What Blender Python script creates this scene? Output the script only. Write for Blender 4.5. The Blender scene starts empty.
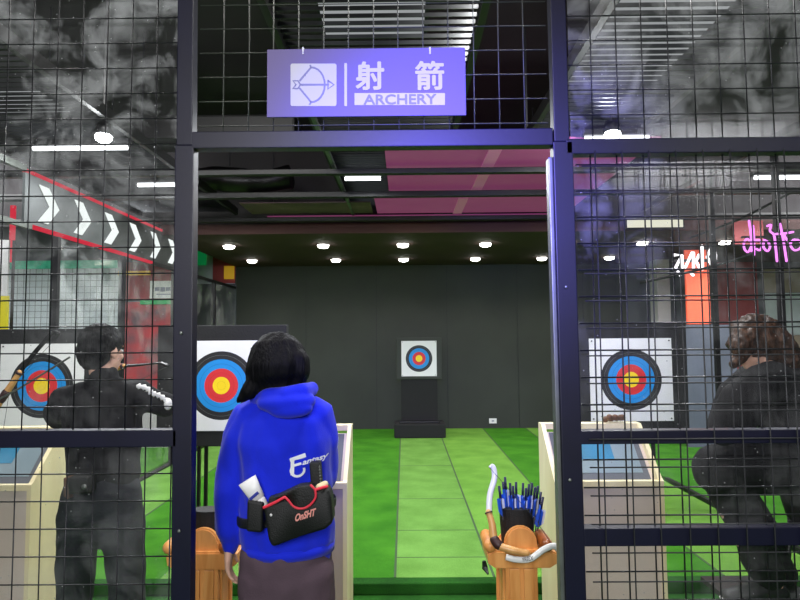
import bpy, bmesh, math, random
from mathutils import Vector, Matrix, noise
from mathutils.bvhtree import BVHTree
random.seed(7)
C = bpy.context.scene.collection
PI = math.pi
CAMZ = 1.62
PITCH = math.radians(3.63); YAW = math.radians(0.38); F = 600.0
PLAT = 0.07
LIGHTK = 1.0
ROLL = math.radians(-0.45)
CR = Matrix.Rotation(YAW, 3, 'Z') @ Matrix.Rotation(PI/2 + PITCH, 3, 'X') @ Matrix.Rotation(ROLL, 3, 'Z')

def W(px, py, d):
    """real place of a feature seen at (px,py) and standing at distance d"""
    v = CR @ Vector(((px-400)/F, -(py-300)/F, -1))
    v *= d / v.y
    return Vector((v.x, d, v.z + CAMZ))

def S(r, g, b, a=1.0):
    f = lambda c: (c/255/12.92) if c/255 <= 0.04045 else ((c/255+0.055)/1.055)**2.4
    return (f(r), f(g), f(b), a)

# ---------------------------------------------------------------- materials
def mat(name, col, rough=0.6, metal=0.0, var=0.0, scale=20.0, bump=0.0, bscale=80.0, emit=None, estr=0.0, spec=0.5, col2=None, stretch=None, sheen=0.0, alpha=None):
    m = bpy.data.materials.new(name); m.use_nodes = True
    nt = m.node_tree; b = nt.nodes['Principled BSDF']
    b.inputs['Base Color'].default_value = col
    b.inputs['Roughness'].default_value = rough
    b.inputs['Metallic'].default_value = metal
    b.inputs['Specular IOR Level'].default_value = spec
    if sheen: b.inputs['Sheen Weight'].default_value = sheen
    tc = nt.nodes.new('ShaderNodeTexCoord'); mp = nt.nodes.new('ShaderNodeMapping')
    nt.links.new(tc.outputs['Object'], mp.inputs['Vector'])
    if stretch: mp.inputs['Scale'].default_value = stretch
    n = nt.nodes.new('ShaderNodeTexNoise'); n.inputs['Scale'].default_value = scale; n.inputs['Detail'].default_value = 5
    nt.links.new(mp.outputs[0], n.inputs['Vector'])
    if col2 is None:
        k = 1-var; col2 = (col[0]*k, col[1]*k, col[2]*k, 1)
    r = nt.nodes.new('ShaderNodeValToRGB'); r.color_ramp.elements[0].position = 0.35; r.color_ramp.elements[1].position = 0.65
    r.color_ramp.elements[0].color = col2; r.color_ramp.elements[1].color = col
    nt.links.new(n.outputs['Fac'], r.inputs['Fac']); nt.links.new(r.outputs['Color'], b.inputs['Base Color'])
    if bump:
        n2 = nt.nodes.new('ShaderNodeTexNoise'); n2.inputs['Scale'].default_value = bscale; n2.inputs['Detail'].default_value = 3
        nt.links.new(mp.outputs[0], n2.inputs['Vector'])
        bp = nt.nodes.new('ShaderNodeBump'); bp.inputs['Strength'].default_value = bump; bp.inputs['Distance'].default_value = 0.01
        nt.links.new(n2.outputs['Fac'], bp.inputs['Height']); nt.links.new(bp.outputs[0], b.inputs['Normal'])
    if emit:
        b.inputs['Emission Color'].default_value = emit; b.inputs['Emission Strength'].default_value = estr
    return m

def wood(name, c1, c2, sc=6.0, stretch=(6, 6, 0.6), rough=0.45):
    m = bpy.data.materials.new(name); m.use_nodes = True
    nt = m.node_tree; b = nt.nodes['Principled BSDF']; b.inputs['Roughness'].default_value = rough
    tc = nt.nodes.new('ShaderNodeTexCoord'); mp = nt.nodes.new('ShaderNodeMapping'); mp.inputs['Scale'].default_value = stretch
    n = nt.nodes.new('ShaderNodeTexNoise'); n.inputs['Scale'].default_value = sc; n.inputs['Detail'].default_value = 6; n.inputs['Distortion'].default_value = 0.6
    r = nt.nodes.new('ShaderNodeValToRGB'); r.color_ramp.elements[0].position = 0.3; r.color_ramp.elements[1].position = 0.7
    r.color_ramp.elements[0].color = c1; r.color_ramp.elements[1].color = c2
    nt.links.new(tc.outputs['Object'], mp.inputs[0]); nt.links.new(mp.outputs[0], n.inputs['Vector'])
    nt.links.new(n.outputs['Fac'], r.inputs['Fac']); nt.links.new(r.outputs['Color'], b.inputs['Base Color'])
    return m

def turf(name, c1, c2):
    m = bpy.data.materials.new(name); m.use_nodes = True
    nt = m.node_tree; b = nt.nodes['Principled BSDF']; b.inputs['Roughness'].default_value = 0.9; b.inputs['Specular IOR Level'].default_value = 0.15
    tc = nt.nodes.new('ShaderNodeTexCoord')
    n = nt.nodes.new('ShaderNodeTexNoise'); n.inputs['Scale'].default_value = 160; n.inputs['Detail'].default_value = 4
    n3 = nt.nodes.new('ShaderNodeTexNoise'); n3.inputs['Scale'].default_value = 3.5; n3.inputs['Detail'].default_value = 4
    mx = nt.nodes.new('ShaderNodeMath'); mx.operation = 'ADD'
    mm = nt.nodes.new('ShaderNodeMath'); mm.operation = 'MULTIPLY'; mm.inputs[1].default_value = 0.5
    r = nt.nodes.new('ShaderNodeValToRGB'); r.color_ramp.elements[0].position = 0.38; r.color_ramp.elements[1].position = 0.62
    r.color_ramp.elements[0].color = c1; r.color_ramp.elements[1].color = c2
    for q in (n, n3): nt.links.new(tc.outputs['Object'], q.inputs['Vector'])
    nt.links.new(n.outputs['Fac'], mx.inputs[0]); nt.links.new(n3.outputs['Fac'], mx.inputs[1])
    nt.links.new(mx.outputs[0], mm.inputs[0]); nt.links.new(mm.outputs[0], r.inputs['Fac'])
    nt.links.new(r.outputs['Color'], b.inputs['Base Color'])
    bp = nt.nodes.new('ShaderNodeBump'); bp.inputs['Strength'].default_value = 0.8; bp.inputs['Distance'].default_value = 0.01
    nt.links.new(n.outputs['Fac'], bp.inputs['Height']); nt.links.new(bp.outputs[0], b.inputs['Normal'])
    return m

def emis(name, col, s):
    m = bpy.data.materials.new(name); m.use_nodes = True
    nt = m.node_tree; nt.nodes.clear()
    e = nt.nodes.new('ShaderNodeEmission'); e.inputs[0].default_value = col; e.inputs[1].default_value = s
    o = nt.nodes.new('ShaderNodeOutputMaterial'); nt.links.new(e.outputs[0], o.inputs[0])
    return m

def acrylic(name, lo, hi, sc=2.6, gloss=0.04, ramp=(0.46, 0.66)):
    """clear sheet with a film of dust whose cloudy pattern is a noise"""
    m = bpy.data.materials.new(name); m.use_nodes = True
    nt = m.node_tree; nt.nodes.clear()
    o = nt.nodes.new('ShaderNodeOutputMaterial'); t = nt.nodes.new('ShaderNodeBsdfTransparent')
    df = nt.nodes.new('ShaderNodeBsdfDiffuse'); df.inputs[0].default_value = (0.72, 0.74, 0.74, 1)
    gl = nt.nodes.new('ShaderNodeBsdfGlossy'); gl.inputs['Roughness'].default_value = 0.12; gl.inputs[0].default_value = (1, 1, 1, 1)
    tc = nt.nodes.new('ShaderNodeTexCoord')
    n = nt.nodes.new('ShaderNodeTexNoise'); n.inputs['Scale'].default_value = sc; n.inputs['Detail'].default_value = 8; n.inputs['Roughness'].default_value = 0.62; n.inputs['Distortion'].default_value = 0.7
    nt.links.new(tc.outputs['Object'], n.inputs['Vector'])
    # more dust higher up, where nobody wipes the sheet
    sx = nt.nodes.new('ShaderNodeSeparateXYZ'); nt.links.new(tc.outputs['Object'], sx.inputs[0])
    mr = nt.nodes.new('ShaderNodeMapRange'); mr.inputs['From Min'].default_value = 1.6; mr.inputs['From Max'].default_value = 2.5; mr.inputs['To Min'].default_value = lo; mr.inputs['To Max'].default_value = hi
    nt.links.new(sx.outputs['Z'], mr.inputs['Value'])
    r = nt.nodes.new('ShaderNodeMapRange'); r.inputs['From Min'].default_value = ramp[0]; r.inputs['From Max'].default_value = ramp[1]; r.inputs['To Min'].default_value = 0.1; r.inputs['To Max'].default_value = 2.1
    nt.links.new(n.outputs['Fac'], r.inputs['Value'])
    mu = nt.nodes.new('ShaderNodeMath'); mu.operation = 'MULTIPLY'
    nt.links.new(mr.outputs[0], mu.inputs[0]); nt.links.new(r.outputs[0], mu.inputs[1])
    # specks
    vo = nt.nodes.new('ShaderNodeTexVoronoi'); vo.inputs['Scale'].default_value = 26; nt.links.new(tc.outputs['Object'], vo.inputs['Vector'])
    lt = nt.nodes.new('ShaderNodeMath'); lt.operation = 'LESS_THAN'; lt.inputs[1].default_value = 0.055; nt.links.new(vo.outputs['Distance'], lt.inputs[0])
    l2 = nt.nodes.new('ShaderNodeMath'); l2.operation = 'MULTIPLY'; l2.inputs[1].default_value = 0.35; nt.links.new(lt.outputs[0], l2.inputs[0])
    ad = nt.nodes.new('ShaderNodeMath'); ad.operation = 'ADD'; ad.use_clamp = True
    nt.links.new(mu.outputs[0], ad.inputs[0]); nt.links.new(l2.outputs[0], ad.inputs[1])
    m1 = nt.nodes.new('ShaderNodeMixShader'); nt.links.new(ad.outputs[0], m1.inputs[0]); nt.links.new(t.outputs[0], m1.inputs[1]); nt.links.new(df.outputs[0], m1.inputs[2])
    m2 = nt.nodes.new('ShaderNodeMixShader'); m2.inputs[0].default_value = gloss
    nt.links.new(m1.outputs[0], m2.inputs[1]); nt.links.new(gl.outputs[0], m2.inputs[2]); nt.links.new(m2.outputs[0], o.inputs[0])
    return m

def target_mat():
    m = bpy.data.materials.new('target_face_print'); m.use_nodes = True
    nt = m.node_tree; b = nt.nodes['Principled BSDF']; b.inputs['Roughness'].default_value = 0.55
    tc = nt.nodes.new('ShaderNodeTexCoord'); sp = nt.nodes.new('ShaderNodeSeparateXYZ'); cb = nt.nodes.new('ShaderNodeCombineXYZ')
    nt.links.new(tc.outputs['Object'], sp.inputs[0]); nt.links.new(sp.outputs['X'], cb.inputs['X']); nt.links.new(sp.outputs['Z'], cb.inputs['Y'])
    ln = nt.nodes.new('ShaderNodeVectorMath'); ln.operation = 'LENGTH'; nt.links.new(cb.outputs[0], ln.inputs[0])
    r = nt.nodes.new('ShaderNodeValToRGB'); cr = r.color_ramp; cr.interpolation = 'CONSTANT'
    Y = S(250, 215, 20); R = S(215, 45, 50); B = S(20, 140, 215); K = S(30, 30, 32); G = S(110, 112, 112); Wh = S(232, 232, 232)
    stops = [(0, Y), (.118, S(190, 150, 20)), (.122, Y), (.25, R), (.368, S(150, 30, 30)), (.374, R), (.49, B), (.62, S(10, 90, 160)), (.626, B), (.76, K), (.872, G), (.882, K), (.992, Wh)]
    cr.elements[0].position = 0; cr.elements[0].color = stops[0][1]
    cr.elements[1].position = stops[1][0]; cr.elements[1].color = stops[1][1]
    for p, c in stops[2:]:
        e = cr.elements.new(p); e.color = c
    nt.links.new(ln.outputs['Value'], r.inputs['Fac']); nt.links.new(r.outputs['Color'], b.inputs['Base Color'])
    return m

M = dict(
    steel=mat('blue_black_painted_steel', S(15, 15, 40), .42, .0, .2, 8, .02, 60, spec=.4),
    wire=mat('black_coated_wire', S(42, 43, 46), .35, .5, .1),
    wiregrey=mat('grey_rail_and_lit_wire', S(70, 74, 68), .5, .2, .1),  # header wires paler than the rest: light on them put into the colour
    wirem=mat('dull_steel_wire', S(46, 47, 50), .55, .1, .1),
    wirel=mat('galvanised_wire', S(120, 125, 122), .4, .6, .2),
    blackwall=mat('black_painted_board', S(52, 56, 50), .7, 0, .18, 1.6, .05, 20),
    greywall=mat('grey_board', S(92, 96, 104), .7, 0, .2, 3),
    soffit=mat('dark_brown_soffit', S(70, 42, 40), .8, 0, .15, 2),
    ceil=mat('dark_ceiling_void', S(32, 27, 30), .8, 0, .5, 1.3),
    louver=mat('black_aluminium_louver', S(70, 72, 74), .3, .8, .1),
    beam=mat('dark_roof_beam', S(30, 30, 30), .45, .3, .1),
    pink=mat('pink_ceiling_sheet', S(142, 74, 112), .5, 0, .25, .9, .1, 4, col2=S(112, 48, 84), emit=S(150, 66, 116), estr=.42),  # emission stands in for light coming through the sheet from above
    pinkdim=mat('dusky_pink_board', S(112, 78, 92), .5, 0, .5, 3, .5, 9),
    pinkl=mat('pale_pink_rib', S(188, 118, 155), .5, emit=S(190, 110, 150), estr=.25),  # rib glows as well, the light from above put into its material
    foil=mat('foil_duct_wrap', S(52, 50, 52), .35, .8, .4, 5, .9, 7),
    turfA=turf('turf_saturated', S(48, 112, 22), S(74, 142, 34)),
    turfB=turf('turf_light', S(92, 140, 56), S(118, 168, 78)),
    turfB2=turf('turf_light_second', S(94, 146, 52), S(120, 172, 70)),
    turfD=turf('turf_dark', S(22, 62, 18), S(40, 98, 28)),  # darker green turf for the front floor and lane edge strip
    seam=mat('turf_seam', S(60, 85, 50), .9),
    hallfloor=mat('grey_floor', S(120, 124, 122), .5, 0, .15, 3),
    cream=wood('cream_wood', S(222, 208, 164), S(242, 232, 190), 3, (2, 2, .4)),
    beige=mat('beige_laminate', S(205, 190, 178), .5, 0, .05, 3),
    sheet=mat('pale_info_sheet', S(128, 146, 154), .35, 0, .1, 5),
    sheetb=mat('blue_sheet_print', S(50, 128, 165), .35, 0, .2, 9),
    pine=wood('varnished_pine', S(196, 120, 54), S(238, 172, 100), 3.0, (7, 7, .7), .35),
    pined=wood('dark_knot_pine', S(120, 62, 24), S(170, 96, 44), 4, (6, 6, .8), .35),
    black=mat('black_foam', S(22, 22, 24), .8, 0, .2, 30, .2, 90),
    blackm=mat('black_metal', S(18, 18, 20), .4, .3),
    white=mat('white_plastic', S(235, 235, 235), .4),
    face=target_mat(),
    sign=mat('violet_sign_board', S(108, 96, 146), .5, 0, .0),
    signw=mat('white_sign_print', S(200, 200, 190), .4),
    signg=mat('grey_sign_print', S(132, 134, 156), .5),
    red=mat('red_hall_panel', S(190, 40, 50), .5, 0, 0, 3.2, col2=S(96, 66, 76)),
    redw=mat('red_wall_panel', S(168, 66, 70), .6, 0, .2, 2),
    orange=mat('orange_glowing_panel', S(255, 110, 80), .5, emit=S(255, 96, 66), estr=.55),
    bluegrey=mat('blue_grey_board', S(104, 110, 130), .6, 0, .2, 3),
    palegrey=mat('pale_grey_column', S(196, 190, 196), .6, 0, .1, 3),
    beigew=mat('beige_wall', S(168, 150, 132), .7, 0, .1, 3),
    shutter=mat('frosted_grey_panel', S(205, 214, 220), .4, 0, .15, 4),
    teal=mat('teal_sign_strip', S(20, 140, 110), .5, 0, 0, 9, col2=S(90, 200, 170), emit=S(30, 170, 130), estr=.25),
    green=mat('green_sign', S(20, 150, 80), .5, emit=S(20, 150, 80), estr=.3),
    yellow=mat('yellow_sign', S(240, 225, 40), .5),
    amber=mat('amber_sign', S(220, 170, 40), .5, emit=S(220, 170, 40), estr=.25),
    redneon=emis('red_neon', S(225, 40, 65), .8),
    chev=emis('white_lit_chevron', S(240, 248, 245), 1.15),
    band=mat('grey_banner_film', S(66, 70, 70), .5, 0, .4, 4),
    wneon=emis('white_neon', (1, .96, 1, 1), 2.2),
    mneon=emis('magenta_neon', S(240, 130, 248), 1.8),
    lamp=emis('lamp_glow', (1, .97, .9, 1), 14),
    glow=emis('soft_white_glow', (.92, .97, 1, 1), .34),
    tube=emis('tube_glow', (.93, .97, 1, 1), 5),
    flood=emis('flood_glow', (.95, .98, 1, 1), 40),
    lightbox=emis('lightbox_glow', S(236, 236, 214), .95),
    dust=acrylic('dusty_acrylic', .022, .11, 5.5, .025),
    dustR=acrylic('dusty_acrylic_right', .018, .09, 5.0, .025),
    glass=acrylic('partition_glass', .06, .10, 2.2, .08),
    skin=mat('skin', S(224, 178, 156), .5, 0, .06, 12),
    hairb=mat('black_hair', S(8, 8, 10), .6, 0, .3, 90, .5, 130, spec=.12, stretch=(1, 1, .12)),
    hairn=mat('brown_hair', S(78, 50, 32), .5, 0, 0, 60, .6, 110, spec=.3, col2=S(30, 19, 14), stretch=(1, 1, .2)),
    hoodie=mat('royal_blue_fleece', S(22, 42, 214), .85, 0, .12, 9, .12, 160, spec=.2, sheen=.15),
    trousers=mat('brown_grey_trousers', S(88, 72, 82), .85, 0, .12, 14, .2, 200, spec=.2),
    jacket=mat('black_jacket', S(14, 14, 18), .75, 0, .3, 10, .2, 60, spec=.2),
    pants=mat('black_trousers', S(24, 26, 36), .8, 0, .2, 10, .2, 90),
    bag=mat('black_nylon', S(12, 14, 14), .6, 0, .3, 30, .3, 200),
    trim=mat('pink_red_piping', S(226, 52, 72), .5),
    limb=mat('white_bow_limb', S(222, 224, 222), .3),
    riser=wood('bow_riser_wood', S(172, 116, 60), S(222, 172, 106), 3, (5, 5, 1), .35),
    grip=mat('dark_brown_leather', S(56, 30, 28), .5),
    fblue=mat('blue_fletching', S(26, 90, 214), .5, 0, .2, 40),
    fdark=mat('navy_nock', S(18, 20, 62), .4),
    fwhite=mat('white_fletching', S(232, 236, 240), .5),
    shaft=mat('black_carbon_shaft', S(18, 18, 20), .3),
    shoe=mat('dark_shoe', S(24, 24, 26), .5),
    brown=mat('brown_leather', S(110, 76, 50), .7, 0, .5, 30, .6, 60),
    bluepr=mat('blue_print', S(40, 50, 150), .5),
    eye=mat('eye_white', S(225, 225, 222), .2), iris=mat('dark_iris', S(25, 18, 14), .2), lip=mat('lip', S(180, 90, 88), .5),
)

# ---------------------------------------------------------------- mesh helpers
def obj(name, bm, m, parent=None, smooth=False):
    bmesh.ops.recalc_face_normals(bm, faces=bm.faces)
    me = bpy.data.meshes.new(name); bm.to_mesh(me); bm.free()
    if isinstance(m, (list, tuple)):
        for q in m: me.materials.append(q)
    else: me.materials.append(m)
    if smooth:
        for p in me.polygons: p.use_smooth = True
    o = bpy.data.objects.new(name, me); C.objects.link(o)
    if parent is not None:
        o.parent = parent
        o.matrix_parent_inverse = parent.matrix_world.inverted() if False else Matrix.Translation(-parent.location)
    return o
def tag(o, label=None, cat=None, group=None, kind=None):
    if label: o['label'] = label
    if cat: o['category'] = cat
    if group: o['group'] = group
    if kind: o['kind'] = kind
    return o
def thing(name, label, cat, loc, group=None):
    o = bpy.data.objects.new(name, None); C.objects.link(o); o.location = loc; o.empty_display_size = .05
    return tag(o, label, cat, group)
def struct(name, bm, m):
    return tag(obj(name, bm, m), kind='structure')
def B(bm, x0, x1, y0, y1, z0, z1, bev=0.0):
    r = bmesh.ops.create_cube(bm, size=1)
    vs = r['verts']
    for v in vs:
        v.co = Vector(((x0+x1)/2 + v.co.x*(x1-x0), (y0+y1)/2 + v.co.y*(y1-y0), (z0+z1)/2 + v.co.z*(z1-z0)))
    if bev:
        es = list({e for v in vs for e in v.link_edges})
        bmesh.ops.bevel(bm, geom=es, offset=bev, segments=2, affect='EDGES', profile=.6)
    return vs
def box(*a, bev=0.0):
    bm = bmesh.new(); B(bm, *a, bev=bev); return bm
def frame_axes(t, ref):
    t = t.normalized()
    s = ref - t*ref.dot(t)
    if s.length < 1e-4:
        s = Vector((0, 1, 0)) - t*t.y
    s.normalize(); return s, t.cross(s)
def tube(bm, pts, rad, n=10, ref=Vector((1, 0, 0)), cap=True, round_ends=False):
    pts = [Vector(p) for p in pts]; N = len(pts)
    if not isinstance(rad, (list, tuple)) : rad = [rad]*N
    rad = [(r, r) if not isinstance(r, (list, tuple)) else r for r in rad]
    if round_ends:
        a = (pts[0]-pts[1]).normalized(); b = (pts[-1]-pts[-2]).normalized()
        ra, rb = min(rad[0]), min(rad[-1])
        head = [(pts[0]+a*ra*math.sin(k), tuple(c*math.cos(k) for c in rad[0])) for k in (1.35, 1.0, .5)]
        tail = [(pts[-1]+b*rb*math.sin(k), tuple(c*math.cos(k) for c in rad[-1])) for k in (.5, 1.0, 1.35)]
        pts = [h[0] for h in head] + pts + [t[0] for t in tail]
        rad = [h[1] for h in head] + rad + [t[1] for t in tail]; N = len(pts)
    rings = []
    for i, p in enumerate(pts):
        t = (pts[min(i+1, N-1)] - pts[max(i-1, 0)])
        s, u = frame_axes(t, ref)
        rings.append([bm.verts.new(p + s*math.cos(2*PI*k/n)*rad[i][0] + u*math.sin(2*PI*k/n)*rad[i][1]) for k in range(n)])
    for i in range(N-1):
        for k in range(n):
            bm.faces.new((rings[i][k], rings[i][(k+1) % n], rings[i+1][(k+1) % n], rings[i+1][k]))
    if cap:
        bm.faces.new(rings[0]); bm.faces.new(rings[-1])
def ball(bm, c, r, seg=20, rot=None):
    if not isinstance(r, (list, tuple)): r = (r, r, r)
    res = bmesh.ops.create_uvsphere(bm, u_segments=seg, v_segments=seg*2//3, radius=1)
    for v in res['verts']:
        q = Vector((v.co.x*r[0], v.co.y*r[1], v.co.z*r[2]))
        if rot: q = rot @ q
        v.co = Vector(c) + q
def prism(bm, pts2, y0, y1, mp=None):
    """polygon in (x,z) extruded over y"""
    a = [bm.verts.new((p[0], y0, p[1])) for p in pts2]; b = [bm.verts.new((p[0], y1, p[1])) for p in pts2]
    n = len(pts2)
    bm.faces.new(a); bm.faces.new(list(reversed(b)))
    for i in range(n): bm.faces.new((a[i], a[(i+1) % n], b[(i+1) % n], b[i]))
def prismx(bm, pts2, x0, x1):
    """polygon in (y,z) extruded over x"""
    a = [bm.verts.new((x0, p[0], p[1])) for p in pts2]; b = [bm.verts.new((x1, p[0], p[1])) for p in pts2]
    n = len(pts2)
    bm.faces.new(a); bm.faces.new(list(reversed(b)))
    for i in range(n): bm.faces.new((a[i], a[(i+1) % n], b[(i+1) % n], b[i]))
def parts(name, bms, m, parent):
    return [obj(name, b, m, parent) for b in bms]
def cr(pts, sub=6):
    """Catmull-Rom smoothing of a polyline"""
    P = [Vector(p) for p in pts]; out = []
    for i in range(len(P)-1):
        p0 = P[max(i-1, 0)]; p1 = P[i]; p2 = P[i+1]; p3 = P[min(i+2, len(P)-1)]
        for k in range(sub):
            t = k/sub
            out.append(.5*((2*p1) + (-p0+p2)*t + (2*p0-5*p1+4*p2-p3)*t*t + (-p0+3*p1-3*p2+p3)*t**3))
    out.append(P[-1]); return out
def bake(o, mods):
    """apply a modifier chain and freeze the result"""
    for ty, kw in mods:
        m = o.modifiers.new(ty.lower(), ty)
        for k, v in kw.items(): setattr(m, k, v)
    dg = bpy.context.evaluated_depsgraph_get(); dg.update()
    me = bpy.data.meshes.new_from_object(o.evaluated_get(dg))
    mats = [s for s in o.data.materials]
    o.modifiers.clear(); o.data = me
    if len(me.materials) == 0:
        for s in mats: me.materials.append(s)
    for p in me.polygons: p.use_smooth = True
    return o
def remesh(o, vox, sm=4, f=.5):
    return bake(o, [('REMESH', dict(mode='VOXEL', voxel_size=vox)), ('SMOOTH', dict(iterations=sm, factor=f))])
def wrinkle(o, amp, sc, seed=0, zs=1.0):
    me = o.data
    nr = [v.normal.copy() for v in me.vertices]
    for v, n in zip(me.vertices, nr):
        p = Vector((v.co.x*sc+seed, v.co.y*sc, v.co.z*sc*zs))
        k = abs(noise.noise(p)) - .25 + .5*noise.noise(p*2.3)
        v.co += n*amp*k
    me.update()
def text_bm(s, size, extrude=.001, off=0.0, shear=0.0, space=1.0):
    cu = bpy.data.curves.new('lettering', 'FONT'); cu.body = s; cu.size = size; cu.extrude = extrude; cu.offset = off; cu.shear = shear
    cu.space_character = space; cu.align_x = 'CENTER'; cu.align_y = 'CENTER'; cu.resolution_u = 4
    o = bpy.data.objects.new('lettering', cu); C.objects.link(o)
    dg = bpy.context.evaluated_depsgraph_get(); dg.update()
    me = bpy.data.meshes.new_from_object(o.evaluated_get(dg))
    bpy.data.objects.remove(o)
    bm = bmesh.new(); bm.from_mesh(me)
    bmesh.ops.transform(bm, matrix=Matrix.Rotation(PI/2, 4, 'X'), verts=bm.verts)
    return bm
def bold_bm(s, size, e, extrude=.0005):
    out = bmesh.new()
    for k, (dx, dz) in enumerate(((0, 0), (e, 0), (-e, 0), (0, e), (0, -e), (e*.7, e*.7), (-e*.7, -e*.7), (e*.7, -e*.7), (-e*.7, e*.7))):
        b = text_bm(s, size, extrude); me = bpy.data.meshes.new('t'); b.to_mesh(me); b.free()
        for v in me.vertices: v.co.x += dx; v.co.z += dz; v.co.y += k*.00002
        out.from_mesh(me)
    return out
def fit(bm, cx, y, cz, w, h):
    xs = [v.co.x for v in bm.verts]; zs = [v.co.z for v in bm.verts]
    sx = w/(max(xs)-min(xs)); sz = h/(max(zs)-min(zs)); mx = (max(xs)+min(xs))/2; mz = (max(zs)+min(zs))/2
    for v in bm.verts: v.co = Vector((cx+(v.co.x-mx)*sx, y+v.co.y, cz+(v.co.z-mz)*sz))
    return bm
def drape(bm, target, off):
    """lay a flat print onto the cloth of target, seen along +Y"""
    me = target.data
    t = BVHTree.FromPolygons([v.co.copy() for v in me.vertices], [tuple(p.vertices) for p in me.polygons])
    for v in bm.verts:
        hit = t.ray_cast(Vector((v.co.x, v.co.y-1.0, v.co.z)), Vector((0, 1, 0)))
        if hit[0] is not None: v.co.y = hit[0].y - off + (v.co.y - drape.y0)
    return bm
def light(name, ty, loc, power, col=(1, 1, 1), size=.3, rot=None, sy=None, spot=None, blend=.5):
    l = bpy.data.lights.new(name, ty); l.energy = power*LIGHTK; l.color = col
    if ty == 'AREA':
        l.size = size
        if sy: l.shape = 'RECTANGLE'; l.size_y = sy
    else: l.shadow_soft_size = size
    if spot: l.spot_size = spot; l.spot_blend = blend
    o = bpy.data.objects.new(name, l); C.objects.link(o); o.location = loc
    if rot: o.rotation_euler = rot
    return o

# ================================================================= SETTING
YB = 10.4                                                    # back wall
ZS = CAMZ + 1.265                                            # soffit underside
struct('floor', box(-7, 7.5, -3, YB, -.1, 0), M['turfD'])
# raised shooting lanes, laid with strips of turf
def strip(x0, x1, y0, y1, m, nm):
    return tag(obj(nm, box(x0, x1, y0, y1, .001, PLAT), m), kind='structure')
YL = 4.0
xs = [(-6.9, -3.05, 'turfA'), (-2.94, -2.3, 'turfB'), (-2.3, -1.6, 'turfA'), (-1.6, -.9, 'turfB'), (-.9, -.075, 'turfA'),  # leftmost strip stands in for turf mirrored in the glass partition
      (-.07, .565, 'turfB'), (.575, 1.32, 'turfB2'), (1.335, 2.05, 'turfA'), (2.06, 2.78, 'turfB2'), (2.86, 7.4, 'turfA')]
for i, (a, b, mm) in enumerate(xs):
    strip(a, b, YL, YB-.01, M[mm], 'floor_%d' % (i+1))
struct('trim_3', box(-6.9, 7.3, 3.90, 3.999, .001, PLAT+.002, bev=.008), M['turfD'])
bm = bmesh.new()
for x in (-.0725, .570, 1.3275, 2.055, -2.3):
    B(bm, x-.008, x+.008, YL, YB-.01, .002, PLAT+.002)
for y in (4.35, 4.95, 5.9, 7.4):
    B(bm, -.065, .56, y, y+.008, PLAT-.003, PLAT+.0015)
struct('trim_1', bm, M['seam'])
struct('wall_back', box(-2.93, 3.85, YB, YB+.12, 0, ZS+.3), M['blackwall'])
bm = bmesh.new()
for x in (-1.7, -.48, .74, 1.96, 3.1): B(bm, x-.003, x+.003, YB-.004, YB, .02, ZS)
struct('trim_2', bm, M['blackm'])
struct('wall_back_right', box(3.86, 7.4, YB, YB+.12, 0, 4.2), M['greywall'])
struct('wall_back_left', box(-7, -3.1, 8.8, 8.9, 0, 4.2), M['greywall'])
struct('wall_left_end', box(-3.09, -2.94, 8.9, YB+.12, 0, 1.0), M['greywall'])
struct('wall_corner_left', box(-7, -2.94, YB+.0, YB+.12, 0, 4.2), M['shutter'])
struct('wall_left', box(-7.1, -7, -3, YB, 0, 4.2), M['greywall'])
struct('wall_right', box(7.4, 7.5, -3, YB, 0, 4.2), M['greywall'])
struct('ceiling', box(-7, 7.4, -3, YB+.12, 4.0, 4.15), M['ceil'])
struct('soffit_ceiling', box(-2.93, 7.3, 7.16, YB, ZS, ZS+.12), M['soffit'])

# three louver strips hung from the roof, one over every other lane edge
def louver(x0, x1, label):
    t = thing('ceiling_louver', label, 'ceiling louver', ((x0+x1)/2, 4.4, 3.1))
    bm = bmesh.new(); y = 1.9
    while y < 7.05:
        a = -.22
        c, s = math.cos(a), math.sin(a)
        vs = B(bm, x0, x1, y-.0015, y+.0015, 3.138, 3.162)
        for v in vs:
            dz = v.co.z-3.15; dy = v.co.y-y
            v.co.y = y + dy*c - dz*s; v.co.z = 3.15 + dy*s + dz*c
        y += .066
    obj('louver_blades', bm, M['louver'], t)
    parts('louver_rail', [box(x-.018, x+.018, 1.85, 7.1, 3.11, 3.19) for x in (x0, x1)], M['beam'], t)
    parts('hanger_rod', [box(x-.006, x+.006, y-.006, y+.006, 3.19, 4.0) for x in (x0, x1) for y in (2.2, 4.5, 6.8)], M['wire'], t)
louver(-3.15, -2.0, 'black slatted ceiling louver over the left archery bay')
louver(-.62, .38, 'black slatted ceiling louver above the archery doorway sign')
louver(.95, 1.75, 'black slatted ceiling louver over the right archery bay')
def glow_panel(x0, x1, y0, y1, label):
    t = thing('lamp_panel', label, 'lamp panel', ((x0+x1)/2, (y0+y1)/2, 3.3), 'white lamp panels above the ceiling louvers')
    obj('lit_face', box(x0, x1, y0, y1, 3.30, 3.305), M['glow'], t)
    obj('panel_case', box(x0-.02, x1+.02, y0-.02, y1+.02, 3.306, 3.35), M['blackm'], t)
    parts('hanger_rod', [box(x-.005, x+.005, (y0+y1)/2-.005, (y0+y1)/2+.005, 3.35, 4.0) for x in (x0+.05, x1-.05)], M['wire'], t)
glow_panel(-.42, .12, 2.68, 3.22, 'lamp panel above the louver over the doorway sign')
glow_panel(-.52, -.15, 4.75, 6.6, 'long lamp panel above the louver beside the pink ceiling sheets')
glow_panel(-3.0, -2.45, 3.9, 4.35, 'lamp panel above the left louver, nearer one')
glow_panel(-2.85, -2.5, 5.2, 6.1, 'lamp panel above the left louver, farther one')
glow_panel(1.1, 1.68, 2.7, 3.9, 'lamp panel above the right louver, nearer one')
glow_panel(1.3, 1.68, 5.6, 6.6, 'lamp panel above the right louver, farther one')
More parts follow.
